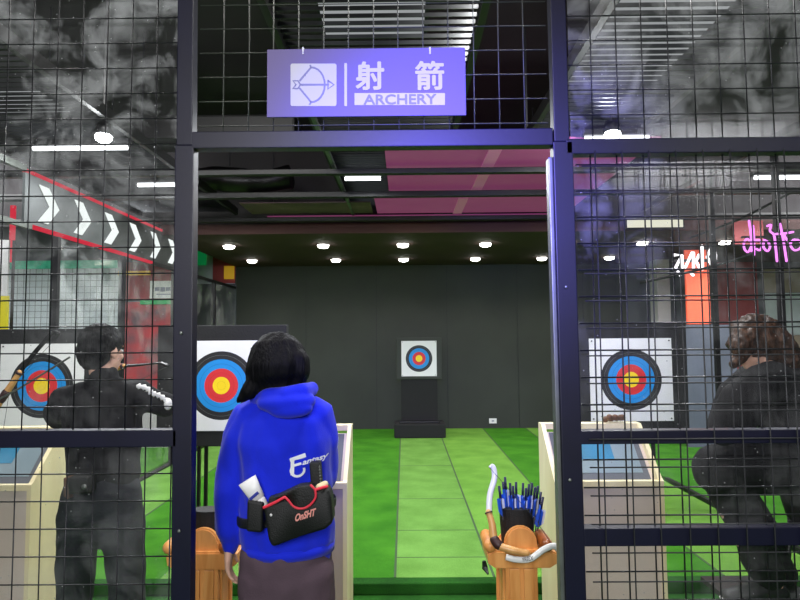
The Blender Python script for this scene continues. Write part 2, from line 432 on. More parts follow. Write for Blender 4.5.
def ceiling_tube(x0, x1, y, label, power=26):
    t = thing('tube_light', label, 'tube light', ((x0+x1)/2, y, 3.06), 'tube lights under the ceiling louvers')
    bm = bmesh.new(); tube(bm, [(x0, y, 3.05), (x1, y, 3.05)], .017, 10, Vector((0, 0, 1))); obj('tube', bm, M['tube'], t, True)
    obj('tube_housing', box(x0-.02, x1+.02, y-.03, y+.03, 3.068, 3.112), M['blackm'], t)
    light('tube_lamp', 'AREA', ((x0+x1)/2, y, 3.02), power, (.93, .97, 1), abs(x1-x0), sy=.05)
ceiling_tube(-2.75, -2.05, 4.37, 'left white tube light in the near row of tubes')
ceiling_tube(-.60, -.17, 4.25, 'middle white tube light in the near row, just behind the doorway beam')
ceiling_tube(1.32, 1.78, 4.27, 'right white tube light in the near row of tubes')
ceiling_tube(-2.45, -2.10, 5.45, 'left white tube light in the far row of tubes')
ceiling_tube(-.52, -.2, 5.3, 'middle white tube light in the far row, above the lane')
ceiling_tube(3.2, 3.8, 5.4, 'right white tube light in the far row of tubes')
def flood(x, y, label):
    t = thing('flood_lamp', label, 'ceiling lamp', (x, y, 3.0))
    bm = bmesh.new(); ball(bm, (x, y, 3.0), (.055, .055, .035)); obj('bulb', bm, M['flood'], t, True)
    bm = bmesh.new(); tube(bm, [(x, y, 3.02), (x, y, 3.1)], [.07, .04], 16); obj('lamp_housing', bm, M['blackm'], t, True)
    bm = bmesh.new(); tube(bm, [(x, y, 3.1), (x, y, 3.99)], .01, 8); obj('lamp_stem', bm, M['blackm'], t)
    light('flood_light', 'POINT', (x, y, 2.9), 30, (.95, .98, 1), .05)
flood(-2.04, 4.0, 'bright round lamp seen through the left dusty sheet, left of the post')
flood(1.44, 4.05, 'bright round lamp seen through the right dusty sheet, right of the post')

# roof beams
def beam(y, z, label, h=.05):
    tag(obj('roof_beam', box(-6.9, 7.3, y-.035, y+.04, z, z+h, bev=.006), M['beam']), label, 'roof beam')
beam(4.97, 2.995, 'nearest dark cross beam under the pink ceiling sheets', .045)
beam(5.75, 2.985, 'middle dark cross beam under the pink ceiling sheets', .055)
beam(6.92, 2.985, 'farthest dark cross beam in front of the brown soffit', .05)
tag(obj('ceiling_conduit', box(-.60, -.57, 3.4, 7.1, 3.06, 3.09), M['wirel']), 'thin grey conduit running away from the doorway above the lane', 'conduit')
def pinksheet(x0, x1, y0, y1, z, label):
    t = thing('ceiling_sheet', label, 'ceiling sheet', ((x0+x1)/2, (y0+y1)/2, z))
    obj('sheet', box(x0, x1, y0, y1, z, z+.012), M['pink'], t)
    parts('rib', [box(x-.05, x+.05, y0, y1, z-.012, z-.001) for x in (x0+(x1-x0)*.42,)], M['pinkl'], t)
    parts('hanger_wire', [box(x-.004, x+.004, y-.004, y+.004, z+.012, 4.0) for x in (x0+.05, x1-.05) for y in (y0+.1, y1-.1)], M['wire'], t)
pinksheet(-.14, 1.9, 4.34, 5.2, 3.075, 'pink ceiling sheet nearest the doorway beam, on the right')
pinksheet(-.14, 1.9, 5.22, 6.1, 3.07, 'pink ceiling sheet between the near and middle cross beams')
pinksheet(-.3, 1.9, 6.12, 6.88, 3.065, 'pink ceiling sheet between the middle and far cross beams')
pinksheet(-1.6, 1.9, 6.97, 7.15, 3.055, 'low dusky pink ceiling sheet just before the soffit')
tag(obj('ceiling_board', box(-1.75, -.35, 6.3, 6.86, 3.065, 3.075), M['pinkdim']), 'dusky pink ceiling board left of the conduit near the soffit', 'ceiling board')
struct('wall_above_soffit', box(-7, 7.3, 7.165, 7.22, ZS+.12, 4.0), M['ceil'])
bm = bmesh.new(); tube(bm, [(-2.9+.28*i, 6.45+.05*math.sin(i*1.9), 3.36+.02*math.sin(i*2.3)) for i in range(7)], [.13+.015*math.sin(i*2.1) for i in range(7)], 18, Vector((0, 0, 1)))
d1 = obj('air_duct', bm, M['foil'], None, True); wrinkle(d1, .02, 9)
tag(d1, 'crumpled foil air duct hanging left of the lane above the soffit edge', 'air duct')
tag(obj('ceiling_duct', box(-2.6, -.9, 4.9, 5.3, 3.3, 3.5, bev=.02), M['beam']), 'dark square duct above the left of the doorway', 'air duct')

# downlights in the soffit
def downlight(x, y, lab):
    t = thing('downlight', lab, 'downlight', (x, y, ZS-.01), 'round downlights in the brown soffit')
    bm = bmesh.new(); tube(bm, [(x, y, ZS-.010), (x, y, ZS-.001)], [.085, .09], 20); obj('lamp_ring', bm, M['blackm'], t)
    bm = bmesh.new(); tube(bm, [(x, y, ZS-.05), (x, y, ZS-.040), (x, y, ZS-.010)], [.04, .068, .078], 20); obj('lamp_bulb', bm, M['lamp'], t, True)
    light('downlight_lamp', 'SPOT', (x, y, ZS-.075), 34, (1, .96, .88), .07, spot=2.3, blend=.8)
for i, x in enumerate((-2.35, -1.08, -.01, 1.10, 2.2, 3.2, 4.3)):
    downlight(x, 8.0, 'round white downlight, number %s from the left in the near row of the soffit' % ('one two three four five six seven'.split()[i]))
for i, x in enumerate((-2.42, -1.08, 0.0, 1.14, 2.2, 3.27)):
    downlight(x, 9.5, 'round white downlight, number %s from the left in the far row of the soffit' % ('one two three four five six'.split()[i]))

# ================================================================= STEEL CAGE FRONT
YF = 2.0
fr = thing('cage_frame', 'blue black square steel tube frame around the archery doorway', 'metal frame', (0, YF, 0))
def skewbox(xb, xt, w, y0, y1, z0, z1):
    bm = bmesh.new(); vs = B(bm, -w/2, w/2, y0, y1, z0, z1, bev=.003)
    for v in bm.verts:
        t = (v.co.z-z0)/(z1-z0); v.co.x += xb + (xt-xb)*t
    return bm
def lean(px0, px1, z):
    a, b = W(px0, 0, YF), W(px1, 600, YF); return b.x + (a.x-b.x)*(z-b.z)/(a.z-b.z)
zj = W(380, 143, YF).z
LP = lambda z: lean(185.3, 180.5, z)
RP = lambda z: lean(558, 575.5, z)
obj('post', skewbox(LP(0), LP(zj), .064, YF, YF+.05, 0, zj), M['steel'], fr)
obj('post', skewbox(LP(zj), LP(3.0), .054, YF, YF+.05, zj, 3.0), M['steel'], fr)
obj('post', skewbox(RP(0)+.003, RP(zj)+.003, .066, YF, YF+.05, 0, zj), M['steel'], fr)
obj('post', skewbox(RP(zj), RP(3.0), .052, YF, YF+.05, zj, 3.0), M['steel'], fr)
obj('door_jamb', skewbox(RP(0)-.037, RP(zj)-.037, .014, YF+.012, YF+.055, 0, zj-.05), M['wirel'], fr)
zb = W(380, 138, YF).z
obj('beam', box(-.72, .51, YF, YF+.05, zb-.029, zb+.029, bev=.003), M['steel'], fr)
zr = W(680, 145, YF).z
obj('beam', box(.555, 1.9, YF, YF+.05, zr-.026, zr+.026, bev=.003), M['steel'], fr)
z1 = W(90, 439, YF).z
obj('rail', box(-1.9, -.755, YF, YF+.05, z1-.028, z1+.028, bev=.003), M['steel'], fr)
z2 = W(690, 437, YF).z
obj('rail', box(.575, 1.9, YF, YF+.05, z2-.022, z2+.022, bev=.003), M['steel'], fr)
z3 = W(690, 537, YF).z
obj('rail', box(.58, 1.9, YF, YF+.05, z3-.029, z3+.029, bev=.003), M['steel'], fr)
for x in (-1.92, 1.92): obj('post', box(x-.025, x+.025, YF, YF+.05, 0, 3.0), M['steel'], fr)
obj('beam', box(-1.9, 1.9, YF, YF+.05, 2.95, 3.0), M['steel'], fr)
for (px, py) in ((179, 531), (566, 287), (570, 480), (181, 333)):
    bm = bmesh.new(); p = W(px, py, YF-.004); ball(bm, p, (.006, .004, .006), 10); obj('bolt_head', bm, M['wirel'], fr)

def wire_mesh(name, label, y, xs, zs, x0, x1, z0, z1, m, r=.0024, wob=.0, parent=None):
    bm = bmesh.new()
    for x in xs:
        tube(bm, [(x, y, z0), (x+wob*random.uniform(-1, 1), y, (z0+z1)/2), (x, y, z1)], r, 6)
    for z in zs:
        tube(bm, [(x0, y-.004, z), (x1, y-.004, z)], r, 6, Vector((0, 0, 1)))
    return tag(obj(name, bm, m, None, True), label, 'wire mesh')
rng = lambda a, s, lo, hi: [a+s*k for k in range(-60, 60) if lo < a+s*k < hi]
zt = W(90, 143, YF).z
xl = W(148, 425, YF).x
wire_mesh('wire_mesh_panel', 'black wire grid panel left of the doorway above the rail', YF+.02, rng(xl, .0865, -1.9, -.77), rng(zt, .0893, z1+.03, 2.95), -1.9, -.765, z1+.02, 2.95, M['wire'], wob=.002)
xl2 = W(142, 500, YF).x
wire_mesh('wire_mesh_panel', 'black wire grid panel left of the doorway below the rail', YF+.02, rng(xl2, .0865, -1.9, -.77), rng(W(90, 475, YF).z, .0893, .05, z1-.03), -1.9, -.765, .05, z1-.02, M['wire'], wob=.002)
wire_mesh('wire_mesh_panel', 'grey wire grid panel over the doorway behind the violet sign', YF+.02, rng(W(222, 75, YF).x, .0865, -.70, .50), rng(W(300, 26, YF).z, .0860, zb+.03, 2.95), -.70, .497, zb+.02, 2.95, M['wiregrey'], .0020, wob=.002)
wire_mesh('wire_mesh_panel', 'black wire grid panel right of the doorway above the beam', YF+.02, rng(W(645, 75, YF).x, .0885, .57, 1.9), rng(W(700, 37, YF).z, .0875, zr+.03, 2.95), .57, 1.9, zr+.02, 2.95, M['wire'], wob=.002)
xr0 = W(653, 450, YF+.030).x; zr0 = W(700, 349.5, YF+.030).z
wire_mesh('wire_mesh_panel', 'back copy standing for the reflection of the black wire grid right of the doorway', YF+.030, rng(xr0, .0905, .60, 1.9), rng(zr0, .0905, .05, zr-.03), .59, 1.9, .05, zr-.02, M['wire'], .0028, wob=.003)  # second grid stands in for the wires mirrored in the acrylic
wire_mesh('wire_mesh_panel', 'paler front layer of the wire grid right of the doorway', YF-.010, rng(xr0+.004, .0905, .61, 1.9), rng(zr0-.017, .0905, .05, zr-.03), .60, 1.9, .05, zr-.02, M['wirem'], .0024, wob=.003)
tag(obj('acrylic_sheet', box(-1.9, -.763, YF+.052, YF+.056, .05, 2.95), M['dust']), 'dusty clear acrylic sheet behind the left wire grid', 'plastic sheet')
tag(obj('acrylic_sheet', box(.585, 1.9, YF+.052, YF+.056, .05, 2.95), M['dustR']), 'dusty clear acrylic sheet behind the right wire grid', 'plastic sheet')

# sign
ys = YF-.012
a, b_ = W(267.5, 50, ys), W(466, 115.5, ys)
sg = thing('archery_sign', 'violet hanging sign with bow emblem and white writing over the doorway', 'sign', ((a.x+b_.x)/2, ys, b_.z))
obj('sign_board', box(a.x, b_.x, ys-.004, ys+.004, b_.z, a.z, bev=.001), M['sign'], sg)
def sp(px, py): p = W(px, py, ys-.0055); return (p.x, p.z)
def rr(bm, x0, y0, x1, y1, r, d0, d1):
    pts = []
    for cx, cy, a0 in ((x1-r, y0+r, -90), (x1-r, y1-r, 0), (x0+r, y1-r, 90), (x0+r, y0+r, 180)):
        for k in range(5):
            t = math.radians(a0+90*k/4); pts.append(sp(cx+r*math.cos(t), cy+r*math.sin(t)))
    prism(bm, pts, d0, d1)
bm = bmesh.new(); rr(bm, 290.5, 63.5, 336.5, 106, 2, ys-.0052, ys-.0035); obj('emblem_square', bm, M['signw'], sg)
bm = bmesh.new(); rr(bm, 344.3, 63, 347, 106, .6, ys-.0052, ys-.0035); obj('divider_bar', bm, M['signw'], sg)
bm = bmesh.new(); rr(bm, 354.5, 93, 445, 105, .4, ys-.0052, ys-.0035); obj('word_plate', bm, M['signw'], sg)
bm = bmesh.new()
def stroke(bm, pts, y, r=.0022, cyc=False):
    q = [(p[0], y, p[1]) for p in [sp(*p) for p in pts]]
    tube(bm, q, [(r, .0006)]*len(q), 4, Vector((1, 0, 0)).lerp(Vector((0, 0, 1)), .5))
yy = ys-.0062
def ribbon(bm, pts, w, y, dep=.001):
    """flat print line of width w following px points on the sign"""
    P = [Vector((p[0], p[1])) for p in [sp(*p) for p in pts]]
    L = []; R = []
    for i, p in enumerate(P):
        t = (P[min(i+1, len(P)-1)]-P[max(i-1, 0)]).normalized(); n = Vector((-t.y, t.x))*w/2
        L.append(p+n); R.append(p-n)
    prism(bm, [tuple(v) for v in L]+[tuple(v) for v in reversed(R)], y, y+dep)
lw = .0062
arc = [(311+14.2*math.sin(math.radians(t))*.97, 84.7-17.5*math.cos(math.radians(t))) for t in range(0, 181, 15)]
ribbon(bm, [(310, 65)]+arc+[(309.5, 105)], lw, yy)
ribbon(bm, [(311, 67.5), (299.5, 81)], lw, yy); ribbon(bm, [(311, 102), (299.5, 88)], lw, yy)
ribbon(bm, [(301, 84.7), (329, 84.7)], lw, yy-.0003)
ribbon(bm, [(328, 80.5), (334, 84.7), (328, 89), (328, 80)], lw*.85, yy-.0006)
ribbon(bm, [(300.5, 84.7), (298, 80.8), (293, 80.8), (296, 84.7), (293, 88.6), (298, 88.6), (300.5, 84.7)], lw*.8, yy-.0009)
obj('bow_emblem', bm, M['signg'], sg)
p = W((355+377)/2, 75.5, yy); q0, q1 = W(355, 62, yy), W(385, 90, yy)
bm = fit(text_bm('射', .1, .0005, .0), (q0.x+q1.x)/2, yy, (q0.z+q1.z)/2, 1, 1) if False else None
def sign_text(s, x0, y0, x1, y1, m, off, nm, size=.1):
    bm = bold_bm(s, size, off); a = W(x0, y0, yy); b = W(x1, y1, yy)
    fit(bm, (a.x+b.x)/2, yy, (a.z+b.z)/2, b.x-a.x, a.z-b.z); return obj(nm, bm, m, sg)
sign_text('射', 355.5, 61.5, 384.5, 90, M['signw'], .0030, 'chinese_character')
sign_text('箭', 415, 61, 444.5, 90, M['signw'], .0026, 'chinese_character')
sign_text('ARCHERY', 363.5, 94.5, 436.5, 104, M['signg'], .0024, 'english_word')
for px in (303, 430):
    bm = bmesh.new(); p = W(px, 51, ys-.006); tube(bm, [(p.x, p.y, p.z-.012), (p.x, p.y, p.z+.012), (p.x, YF+.015, p.z+.02)], .003, 6); obj('cable_tie', bm, M['white'], sg)

# ================================================================= CONSOLES
def console(x0, x1, label):
    y0, y1 = 3.15, 3.5; zf, zk = CAMZ-.745, CAMZ-.49
    t = thing('lane_console', label, 'console', ((x0+x1)/2, (y0+y1)/2, 0), 'consoles between the shooting lanes')
    prof = [(y0, 0), (y0, zf), (y0+.02, zf+.01), (y1-.07, zk), (y1, zk), (y1, 0)]
    for a, b in ((x0, x0+.022), (x1-.022, x1)):
        bm = bmesh.new(); prismx(bm, prof, a, b); obj('side_panel', bm, M['cream'], t)
    obj('front_panel', box(x0+.022, x1-.022, y0+.012, y0+.03, .0, zf-.03), M['beige'], t)
    obj('front_edge', box(x0+.022, x1-.022, y0, y0+.035, zf-.03, zf), M['cream'], t)
    obj('back_ledge', box(x0+.022, x1-.022, y1-.07, y1, zk-.03, zk), M['cream'], t)
    bm = bmesh.new(); prismx(bm, [(y0+.035, zf-.05), (y0+.035, zf-.035), (y1-.07, zk-.045), (y1-.07, zk-.06)], x0+.022, x1-.022)
    top = obj('sloping_top', bm, M['beige'], t)
    def slab(f0, f1, xa, xb, up, nm, mm):
        q = lambda f: (y0+.035+(y1-.07-y0-.035)*f, zf-.035+(zk-.045-zf+.035)*f)
        a, b = q(f0), q(f1); bm = bmesh.new()
        prismx(bm, [(a[0], a[1]+up-.002), (a[0], a[1]+up), (b[0], b[1]+up), (b[0], b[1]+up-.002)], xa, xb); obj(nm, bm, mm, t)
    slab(.02, .98, x0+.04, x1-.04, .003, 'grey_mat', M['greywall'])
    slab(.22, .9, x0+.07, x1-.07, .006, 'info_sheet', M['sheet'])
    slab(.45, .80, x0+.12, x1-.2, .009, 'info_print', M['sheetb'])
    return t
console(-2.48, -1.94, 'cream and beige lane console left of the man in black, behind the left grid')
console(-.86, -.302, 'cream edged lane console mostly hidden behind the woman in the blue hoodie')
console(.768, 1.33, 'cream and beige lane console right of the bow stand, behind the right grid')
bm = bmesh.new()
for k in range(7):
    p = W(606+2.8*k, 419, 3.46); ball(bm, (p.x, 3.46+.012*math.cos(k*3), CAMZ-.49+.018+.014*abs(math.sin(k*1.7))), (.018, .018, .019), 10)
g = obj('shooting_glove', bm, M['brown']); remesh(g, .004, 2)
tag(g, 'crumpled brown leather glove lying on the right console ledge', 'glove')

# ================================================================= TARGETS
def target(cx, y, cz, paper, rad, bw, bh, label, far=False):
    t = thing('target_stand', label, 'archery target', (cx, y, PLAT))
    obj('target_board', box(cx-bw/2, cx+bw/2, y, y+.09, cz-bh/2, cz+bh/2, bev=.008), M['blackwall'] if far else M['black'], t)
    me_bm = box(-paper/2/rad, paper/2/rad, -.004, .0, -paper/2/rad, paper/2/rad)
    o = obj('target_face', me_bm, M['face'], t); 
    o.scale = (rad, 1, rad); o.location = (cx, y-.002, cz)
    for sx in (-1, 1):
        for sz in (-1, 1):
            bm = bmesh.new(); tube(bm, [(cx+sx*paper*.47, y-.012, cz+sz*paper*.47), (cx+sx*paper*.47, y-.004, cz+sz*paper*.47)], .006, 8); obj('paper_pin', bm, M['blackm'], t)
    if far:
        obj('stand_column', box(cx-.29, cx+.29, y+.02, y+.08, PLAT+.2, cz-bh/2), M['black'], t)
        obj('stand_base', box(cx-.40, cx+.40, y-.2, y+.25, PLAT, PLAT+.22, bev=.02), M['black'], t)
        obj('base_lid', box(cx-.32, cx+.32, y-.15, y+.01, PLAT+.221, PLAT+.25, bev=.01), M['blackm'], t)
    else:
        for s in (-1, 1):
            for dx in (.18, .125):
                obj('leg', box(cx+s*dx-.012, cx+s*dx+.012, y+.03, y+.055, PLAT+.04, cz-bh/2), M['blackm'], t)
            obj('foot', box(cx+s*.15-.045, cx+s*.15+.045, y-.2, y+.28, PLAT, PLAT+.04, bev=.005), M['blackm'], t)
        obj('crossbar', box(cx-.2, cx+.2, y+.03, y+.055, PLAT+.06, PLAT+.09), M['blackm'], t)
for (px, py, d, pa, ra, bw, bh, lab, far) in (
    (42, 386, 4.85, .68, .258, .98, .92, 'square paper target on a black board behind the left grid, beside the man in black', False),
    (221.5, 385.5, 4.65, .69, .265, 1.0, .93, 'square paper target on a black board seen left of the woman in the doorway', False),
    (631, 379.5, 4.95, .672, .25, .93, .93, 'square paper target on a black board behind the right grid', False),
    (419, 358.5, 9.6, .56, .213, .72, .66, 'small distant paper target at the far end of the middle lane', True)):
    p = W(px, py, d); target(p.x, d, p.z, pa, ra, bw, bh, lab, far)
p = W(493, 421, YB-.02)
sk = thing('wall_socket', 'small white socket plate low on the black back wall', 'socket', (p.x, YB-.01, p.z))
obj('socket_plate', box(p.x-.065, p.x+.065, YB-.012, YB-.0005, p.z-.042, p.z+.042, bev=.003), M['white'], sk)
obj('socket_holes', box(p.x-.02, p.x+.02, YB-.0135, YB-.012, p.z-.01, p.z+.01), M['signg'], sk)

# ================================================================= LEFT PARTITION, HALL BEHIND
XL = -2.93; zbt, zbb = CAMZ+1.31, CAMZ+.904
bn = thing('chevron_banner', 'grey overhead banner with white chevrons and red edges on the left', 'banner', (XL, 7, zbb))
obj('banner_film', box(XL-.01, XL+.01, 4.55, 8.2, zbb, zbt), M['band'], bn)
obj('banner_edge', box(XL-.02, XL+.02, 3.0, 4.55, zbt, zbt+.05), M['wiregrey'], bn)
obj('red_edge', box(XL-.015, XL+.02, 4.55, 8.6, zbt-.005, zbt+.022), M['redneon'], bn)
obj('red_edge', box(XL-.015, XL+.02, 4.65, 6.9, zbb-.02, zbb+.008), M['redneon'], bn)
obj('banner_rail', box(XL-.015, XL+.015, 6.9, YB, zbb-.03, zbb+.01), M['beam'], bn)
obj('banner_rail', box(XL-.015, XL+.015, 3.0, 4.65, zbb-.03, zbb+.01), M['wiregrey'], bn)
for y in (4.86, 5.38, 5.92, 6.45, 6.98, 7.5):
    bm = bmesh.new(); h0, h1 = zbb+.05, zbt-.06; hm = (h0+h1)/2; dy = .15; w = .13
    prismx(bm, [(y-dy/2-w/2, h0), (y-dy/2+w/2, h0), (y+dy/2+w/2, hm), (y-dy/2+w/2, h1), (y-dy/2-w/2, h1), (y+dy/2-w/2, hm)], XL+.011, XL+.02)
    obj('chevron', bm, M['chev'], bn)
gp = thing('glass_partition', 'glass partition with black posts along the left of the lanes', 'glass partition', (XL, 7.5, PLAT))
for y in (5.0, 6.2, 7.6, 9.2): obj('post', box(XL-.03, XL+.03, y-.02, y+.02, PLAT, zbb-.03), M['blackm'], gp)
obj('base_rail', box(XL-.03, XL+.03, 5.0, YB, .0, PLAT+.02), M['blackm'], gp)
obj('glass_pane', box(XL-.004, XL+.004, 5.02, YB, PLAT+.02, zbb-.03), M['glass'], gp)

def pane(name, px0, py0, px1, py1, d, m, label, cat, th=.02):
    a, b = W(px0, py0, d), W(px1, py1, d)
    return tag(obj(name, box(a.x, b.x, d, d+th, b.z, a.z), M[m]), label, cat)
YH = 8.76
t = thing('shutter_wall', 'pale frosted panels with a fine grid behind the left banner', 'panel wall', (W(60, 330, YH).x, YH, PLAT))
a, b = W(6, 268, YH), W(118, 350, YH)
obj('frosted_panel', box(a.x, b.x, YH, YH+.03, PLAT, a.z), M['shutter'], t)
bm = bmesh.new(); x = a.x
while x < b.x: B(bm, x-.003, x+.003, YH-.004, YH, PLAT, a.z); x += .09
z = PLAT
while z < a.z: B(bm, a.x, b.x, YH-.004, YH, z-.003, z+.003); z += .09
obj('grid_lines', bm, M['wirel'], t)
pane('sign_strip', 10, 261, 117, 268, YH-.02, 'teal', 'glowing teal sign strip above the pale frosted panels', 'sign')
rp = thing('red_poster', 'tall red poster with dark grey blotches behind the man in black', 'poster', (W(148, 400, YH).x, YH, PLAT))
obj('poster_board', box(W(121, 302, YH).x, W(176, 302, YH).x, YH+.012, YH+.035, PLAT, W(121, 302, YH).z), M['palegrey'], rp)
a, b = W(121, 302, YH), W(170, 392, YH); obj('poster_sheet', box(a.x, b.x, YH, YH+.011, b.z, a.z), M['red'], rp)
a, b = W(166, 300, YH), W(174, 395, YH); obj('poster_edge', box(a.x, b.x, YH-.005, YH+.03, b.z, a.z), M['redw'], rp)
pane('pink_board', 121, 262, 176, 299, YH-.01, 'redw', 'dusky pink board above the tall red poster', 'board')
ws = thing('notice_sign', 'white notice sign with small unreadable dark marks above the green strip', 'sign', (W(166, 290, YH-.05).x, YH-.05, W(166, 297, YH).z))
a, b = W(150, 281, YH-.04), W(186, 298, YH-.04); obj('notice_board', box(a.x, b.x, YH-.04, YH-.015, b.z, a.z), M['white'], ws)
bm = bmesh.new()
for k in range(5):
    x = a.x+(b.x-a.x)*(.14+.15*k); B(bm, x, x+.07, YH-.0425, YH-.0395, (a.z+b.z)/2-.02-.01*(k % 2), (a.z+b.z)/2+.035)
B(bm, a.x+.1, b.x-.1, YH-.0425, YH-.0395, b.z+.05, b.z+.065)
obj('notice_writing', bm, M['signg'], ws)
pane('sign_strip', 140, 300, 182, 304, YH-.03, 'green', 'thin green strip under the white notice sign', 'sign')
pane('sign_strip', 118, 271, 150, 275, YH-.03, 'amber', 'small amber strip on the dusky pink board', 'sign')
yb = thing('sale_banner', 'yellow upright banner with a red foot at the far left', 'banner', (W(3, 340, 5.6).x, 5.6, PLAT))
a, b = W(-14, 296, 5.6), W(7, 331, 5.6); obj('banner_cloth', box(a.x, b.x, 5.6, 5.62, b.z, a.z), M['yellow'], yb)
a2, b2 = W(-14, 331, 5.6), W(9, 344, 5.6); obj('banner_foot', box(a2.x, b2.x, 5.6, 5.62, b2.z, a2.z), M['red'], yb)
a3, b3 = W(-14, 240, 5.6), W(7, 296, 5.6); obj('banner_top', box(a3.x, b3.x, 5.6, 5.62, b3.z, a3.z), M['white'], yb)
obj('banner_pole', box(b2.x-.02, b2.x, 5.63, 5.65, PLAT, a3.z), M['blackm'], yb)
p = W(11, 246, 5.7); pt = W(11, 205, 5.7)
tag(obj('red_strip_light', box(p.x-.02, p.x+.02, 5.7, 5.73, W(11, 262, 5.7).z, 2.93), M['redneon']), 'red vertical strip light hanging at the far left', 'strip light')
# far end seen through the doorway, left of the black wall
YE = YB-.03
pane('green_sign', 196, 250, 206, 265, YE, 'green', 'small green sign by the left edge of the doorway view', 'sign')
pane('pink_board', 213, 255, 235, 283, YE, 'redw', 'dusky pink board at the left end of the black wall', 'board')
pane('yellow_notice', 224, 266, 234, 279, YE-.03, 'amber', 'yellow notice on the pink board left of the black wall', 'notice')
pane('grey_board', 193, 284, 213, 422, YE, 'greywall', 'grey board left of the black wall, nearer the doorway post', 'board')
pane('grey_board', 214, 284, 235, 422, YE, 'greywall', 'grey board touching the left end of the black wall', 'board')

# ================================================================= RIGHT HALL
t = thing('light_box', 'long pale light box hanging high right of the lanes', 'light box', (W(655, 222, 7.1).x, 7.1, W(655, 227, 7.1).z))
a, b = W(627, 217, 7.1), W(683, 227, 7.1)
obj('light_box_case', box(a.x-.02, b.x+.02, 7.105, 7.155, b.z-.02, a.z+.02), M['blackm'], t)
obj('lit_face', box(a.x, b.x, 7.095, 7.105, b.z, a.z), M['lightbox'], t)
pane('pale_column', 656, 250, 673, 372, 9.9, 'palegrey', 'pale grey column between the black wall and the orange panel', 'column', .3)
t = thing('orange_display', 'glowing orange board on a blue grey base right of the right target', 'display', (W(698, 400, 8.5).x, 8.5, PLAT))
a, b = W(685, 250, 8.5), W(711, 324, 8.5); obj('lit_board', box(a.x, b.x, 8.5, 8.54, b.z, a.z), M['orange'], t)
a, b = W(684, 325, 8.5), W(740, 436, 8.5); obj('base_board', box(a.x, b.x, 8.5, 8.55, PLAT, a.z), M['bluegrey'], t)
pane('wall_board', 716, 250, 764, 425, YB-.05, 'redw', 'tall dull red board against the far wall behind the pink neon', 'board')
pane('fascia_board', 733, 221, 764, 244, 7.08, 'redw', 'short dull red board on the soffit edge behind the pink neon', 'board')
pane('beige_panel', 763, 268, 835, 292, YB-.05, 'beigew', 'beige panel above the pale green panel at the far right', 'panel')
pane('gridded_board', 765, 293, 835, 335, YB-.05, 'shutter', 'pale green board at the far right under the neon', 'board')
pane('beige_panel', 765, 335, 835, 425, YB-.05, 'beigew', 'beige panel behind the seated person at the far right', 'panel')
XR = 2.82
rf = thing('right_lane_fence', 'black posts and floor rail along the right lane', 'fence', (XR, 5.5, PLAT))
for y in (4.5, 5.45): obj('post', box(XR-.02, XR+.02, y-.02, y+.02, PLAT, ZS+.25), M['blackm'], rf)
obj('base_rail', box(XR-.02, XR+.02, 4.3, 6.6, PLAT, PLAT+.03), M['blackm'], rf)
obj('top_rail', box(XR-.02, XR+.02, 4.2, 7.0, ZS+.2, ZS+.25), M['blackm'], rf)
for i, (q, r_, lab) in enumerate((((640, 283), (800, 238), 'lower dark cable sagging across the right hall'), ((690, 238), (800, 188), 'upper dark cable crossing above the pink neon'))):
    a, b = W(*q, 7.05), W(*r_, 6.2)
    bm = bmesh.new(); tube(bm, cr([a, (a+b)/2+Vector((0, 0, -.04)), b, b+(b-a)*.6, b+(b-a)*1.3+Vector((0, 0, .3))]), .014, 8, Vector((0, 0, 1))); tag(obj('overhead_cable', bm, M['blackm'], None, True), lab, 'cable')
def neon(name, strokes, d, m, label, r, k=4):
    p0 = W(*strokes[0][0], d)
    t = thing(name, label, 'neon sign', (p0.x, d, p0.z))
    for s in strokes:
        bm = bmesh.new(); tube(bm, cr([W(x, y, d) for x, y in s], k), r, 8, Vector((0, 1, 0)), round_ends=True); obj('neon_tube', bm, m, t, True)
    return t
t = neon('white_neon_sign', [[(674, 255), (682, 255), (675.5, 268)], [(682, 256), (682.5, 268)], [(692, 253), (685.5, 267)], [(693.5, 253), (693.5, 268)],
     [(699, 255), (696, 261), (699, 267)], [(702, 246), (702.5, 269)], [(713, 244), (707, 257), (713.5, 268)], [(713.5, 244), (715.5, 256), (714.5, 269)], [(678, 272), (680, 275)], [(691, 273), (693, 275)]], 6.9, M['wneon'], 'white neon strokes in front of the orange display', .017, 1)
obj('mount_board', box(W(672, 250, 6.95).x, W(718, 250, 6.95).x, 6.96, 6.98, W(690, 262, 6.95).z, W(690, 259, 6.95).z), M['blackm'], t)
t = neon('pink_neon_sign', [[(751, 242), (747, 239), (744, 243), (744.5, 249), (748, 252), (751, 247)], [(749, 221), (751, 235), (751.5, 251)],
     [(753, 226), (754, 240), (754, 255)], [(754.5, 241), (759, 240), (762, 245), (760, 250), (756.5, 249)], [(764, 240), (768, 242), (770, 247), (767.5, 251), (764, 248), (763.5, 242)],
     [(767.5, 226), (771, 225), (770, 231), (774, 235), (775.5, 246), (777, 261)], [(780, 224), (783, 238), (786.5, 261)], [(776, 234), (784, 233.5), (793, 232)], [(783.5, 234), (787, 240), (790, 244)],
     [(798, 240), (793, 240), (790.5, 245), (794, 250), (799, 249), (802, 244), (798, 240)]], 4.42, M['mneon'], 'magenta neon handwriting high on the right', .008)
obj('mount_bar', box(W(742, 246, 4.44).x, W(806, 246, 4.44).x, 4.43, 4.445, W(770, 238, 4.44).z, W(770, 236, 4.44).z), M['blackm'], t)
obj('mount_bracket', box(XR-.012, XR+.012, 4.446, 4.48, W(770, 238, 4.44).z-.01, W(770, 236, 4.44).z+.01), M['blackm'], t)

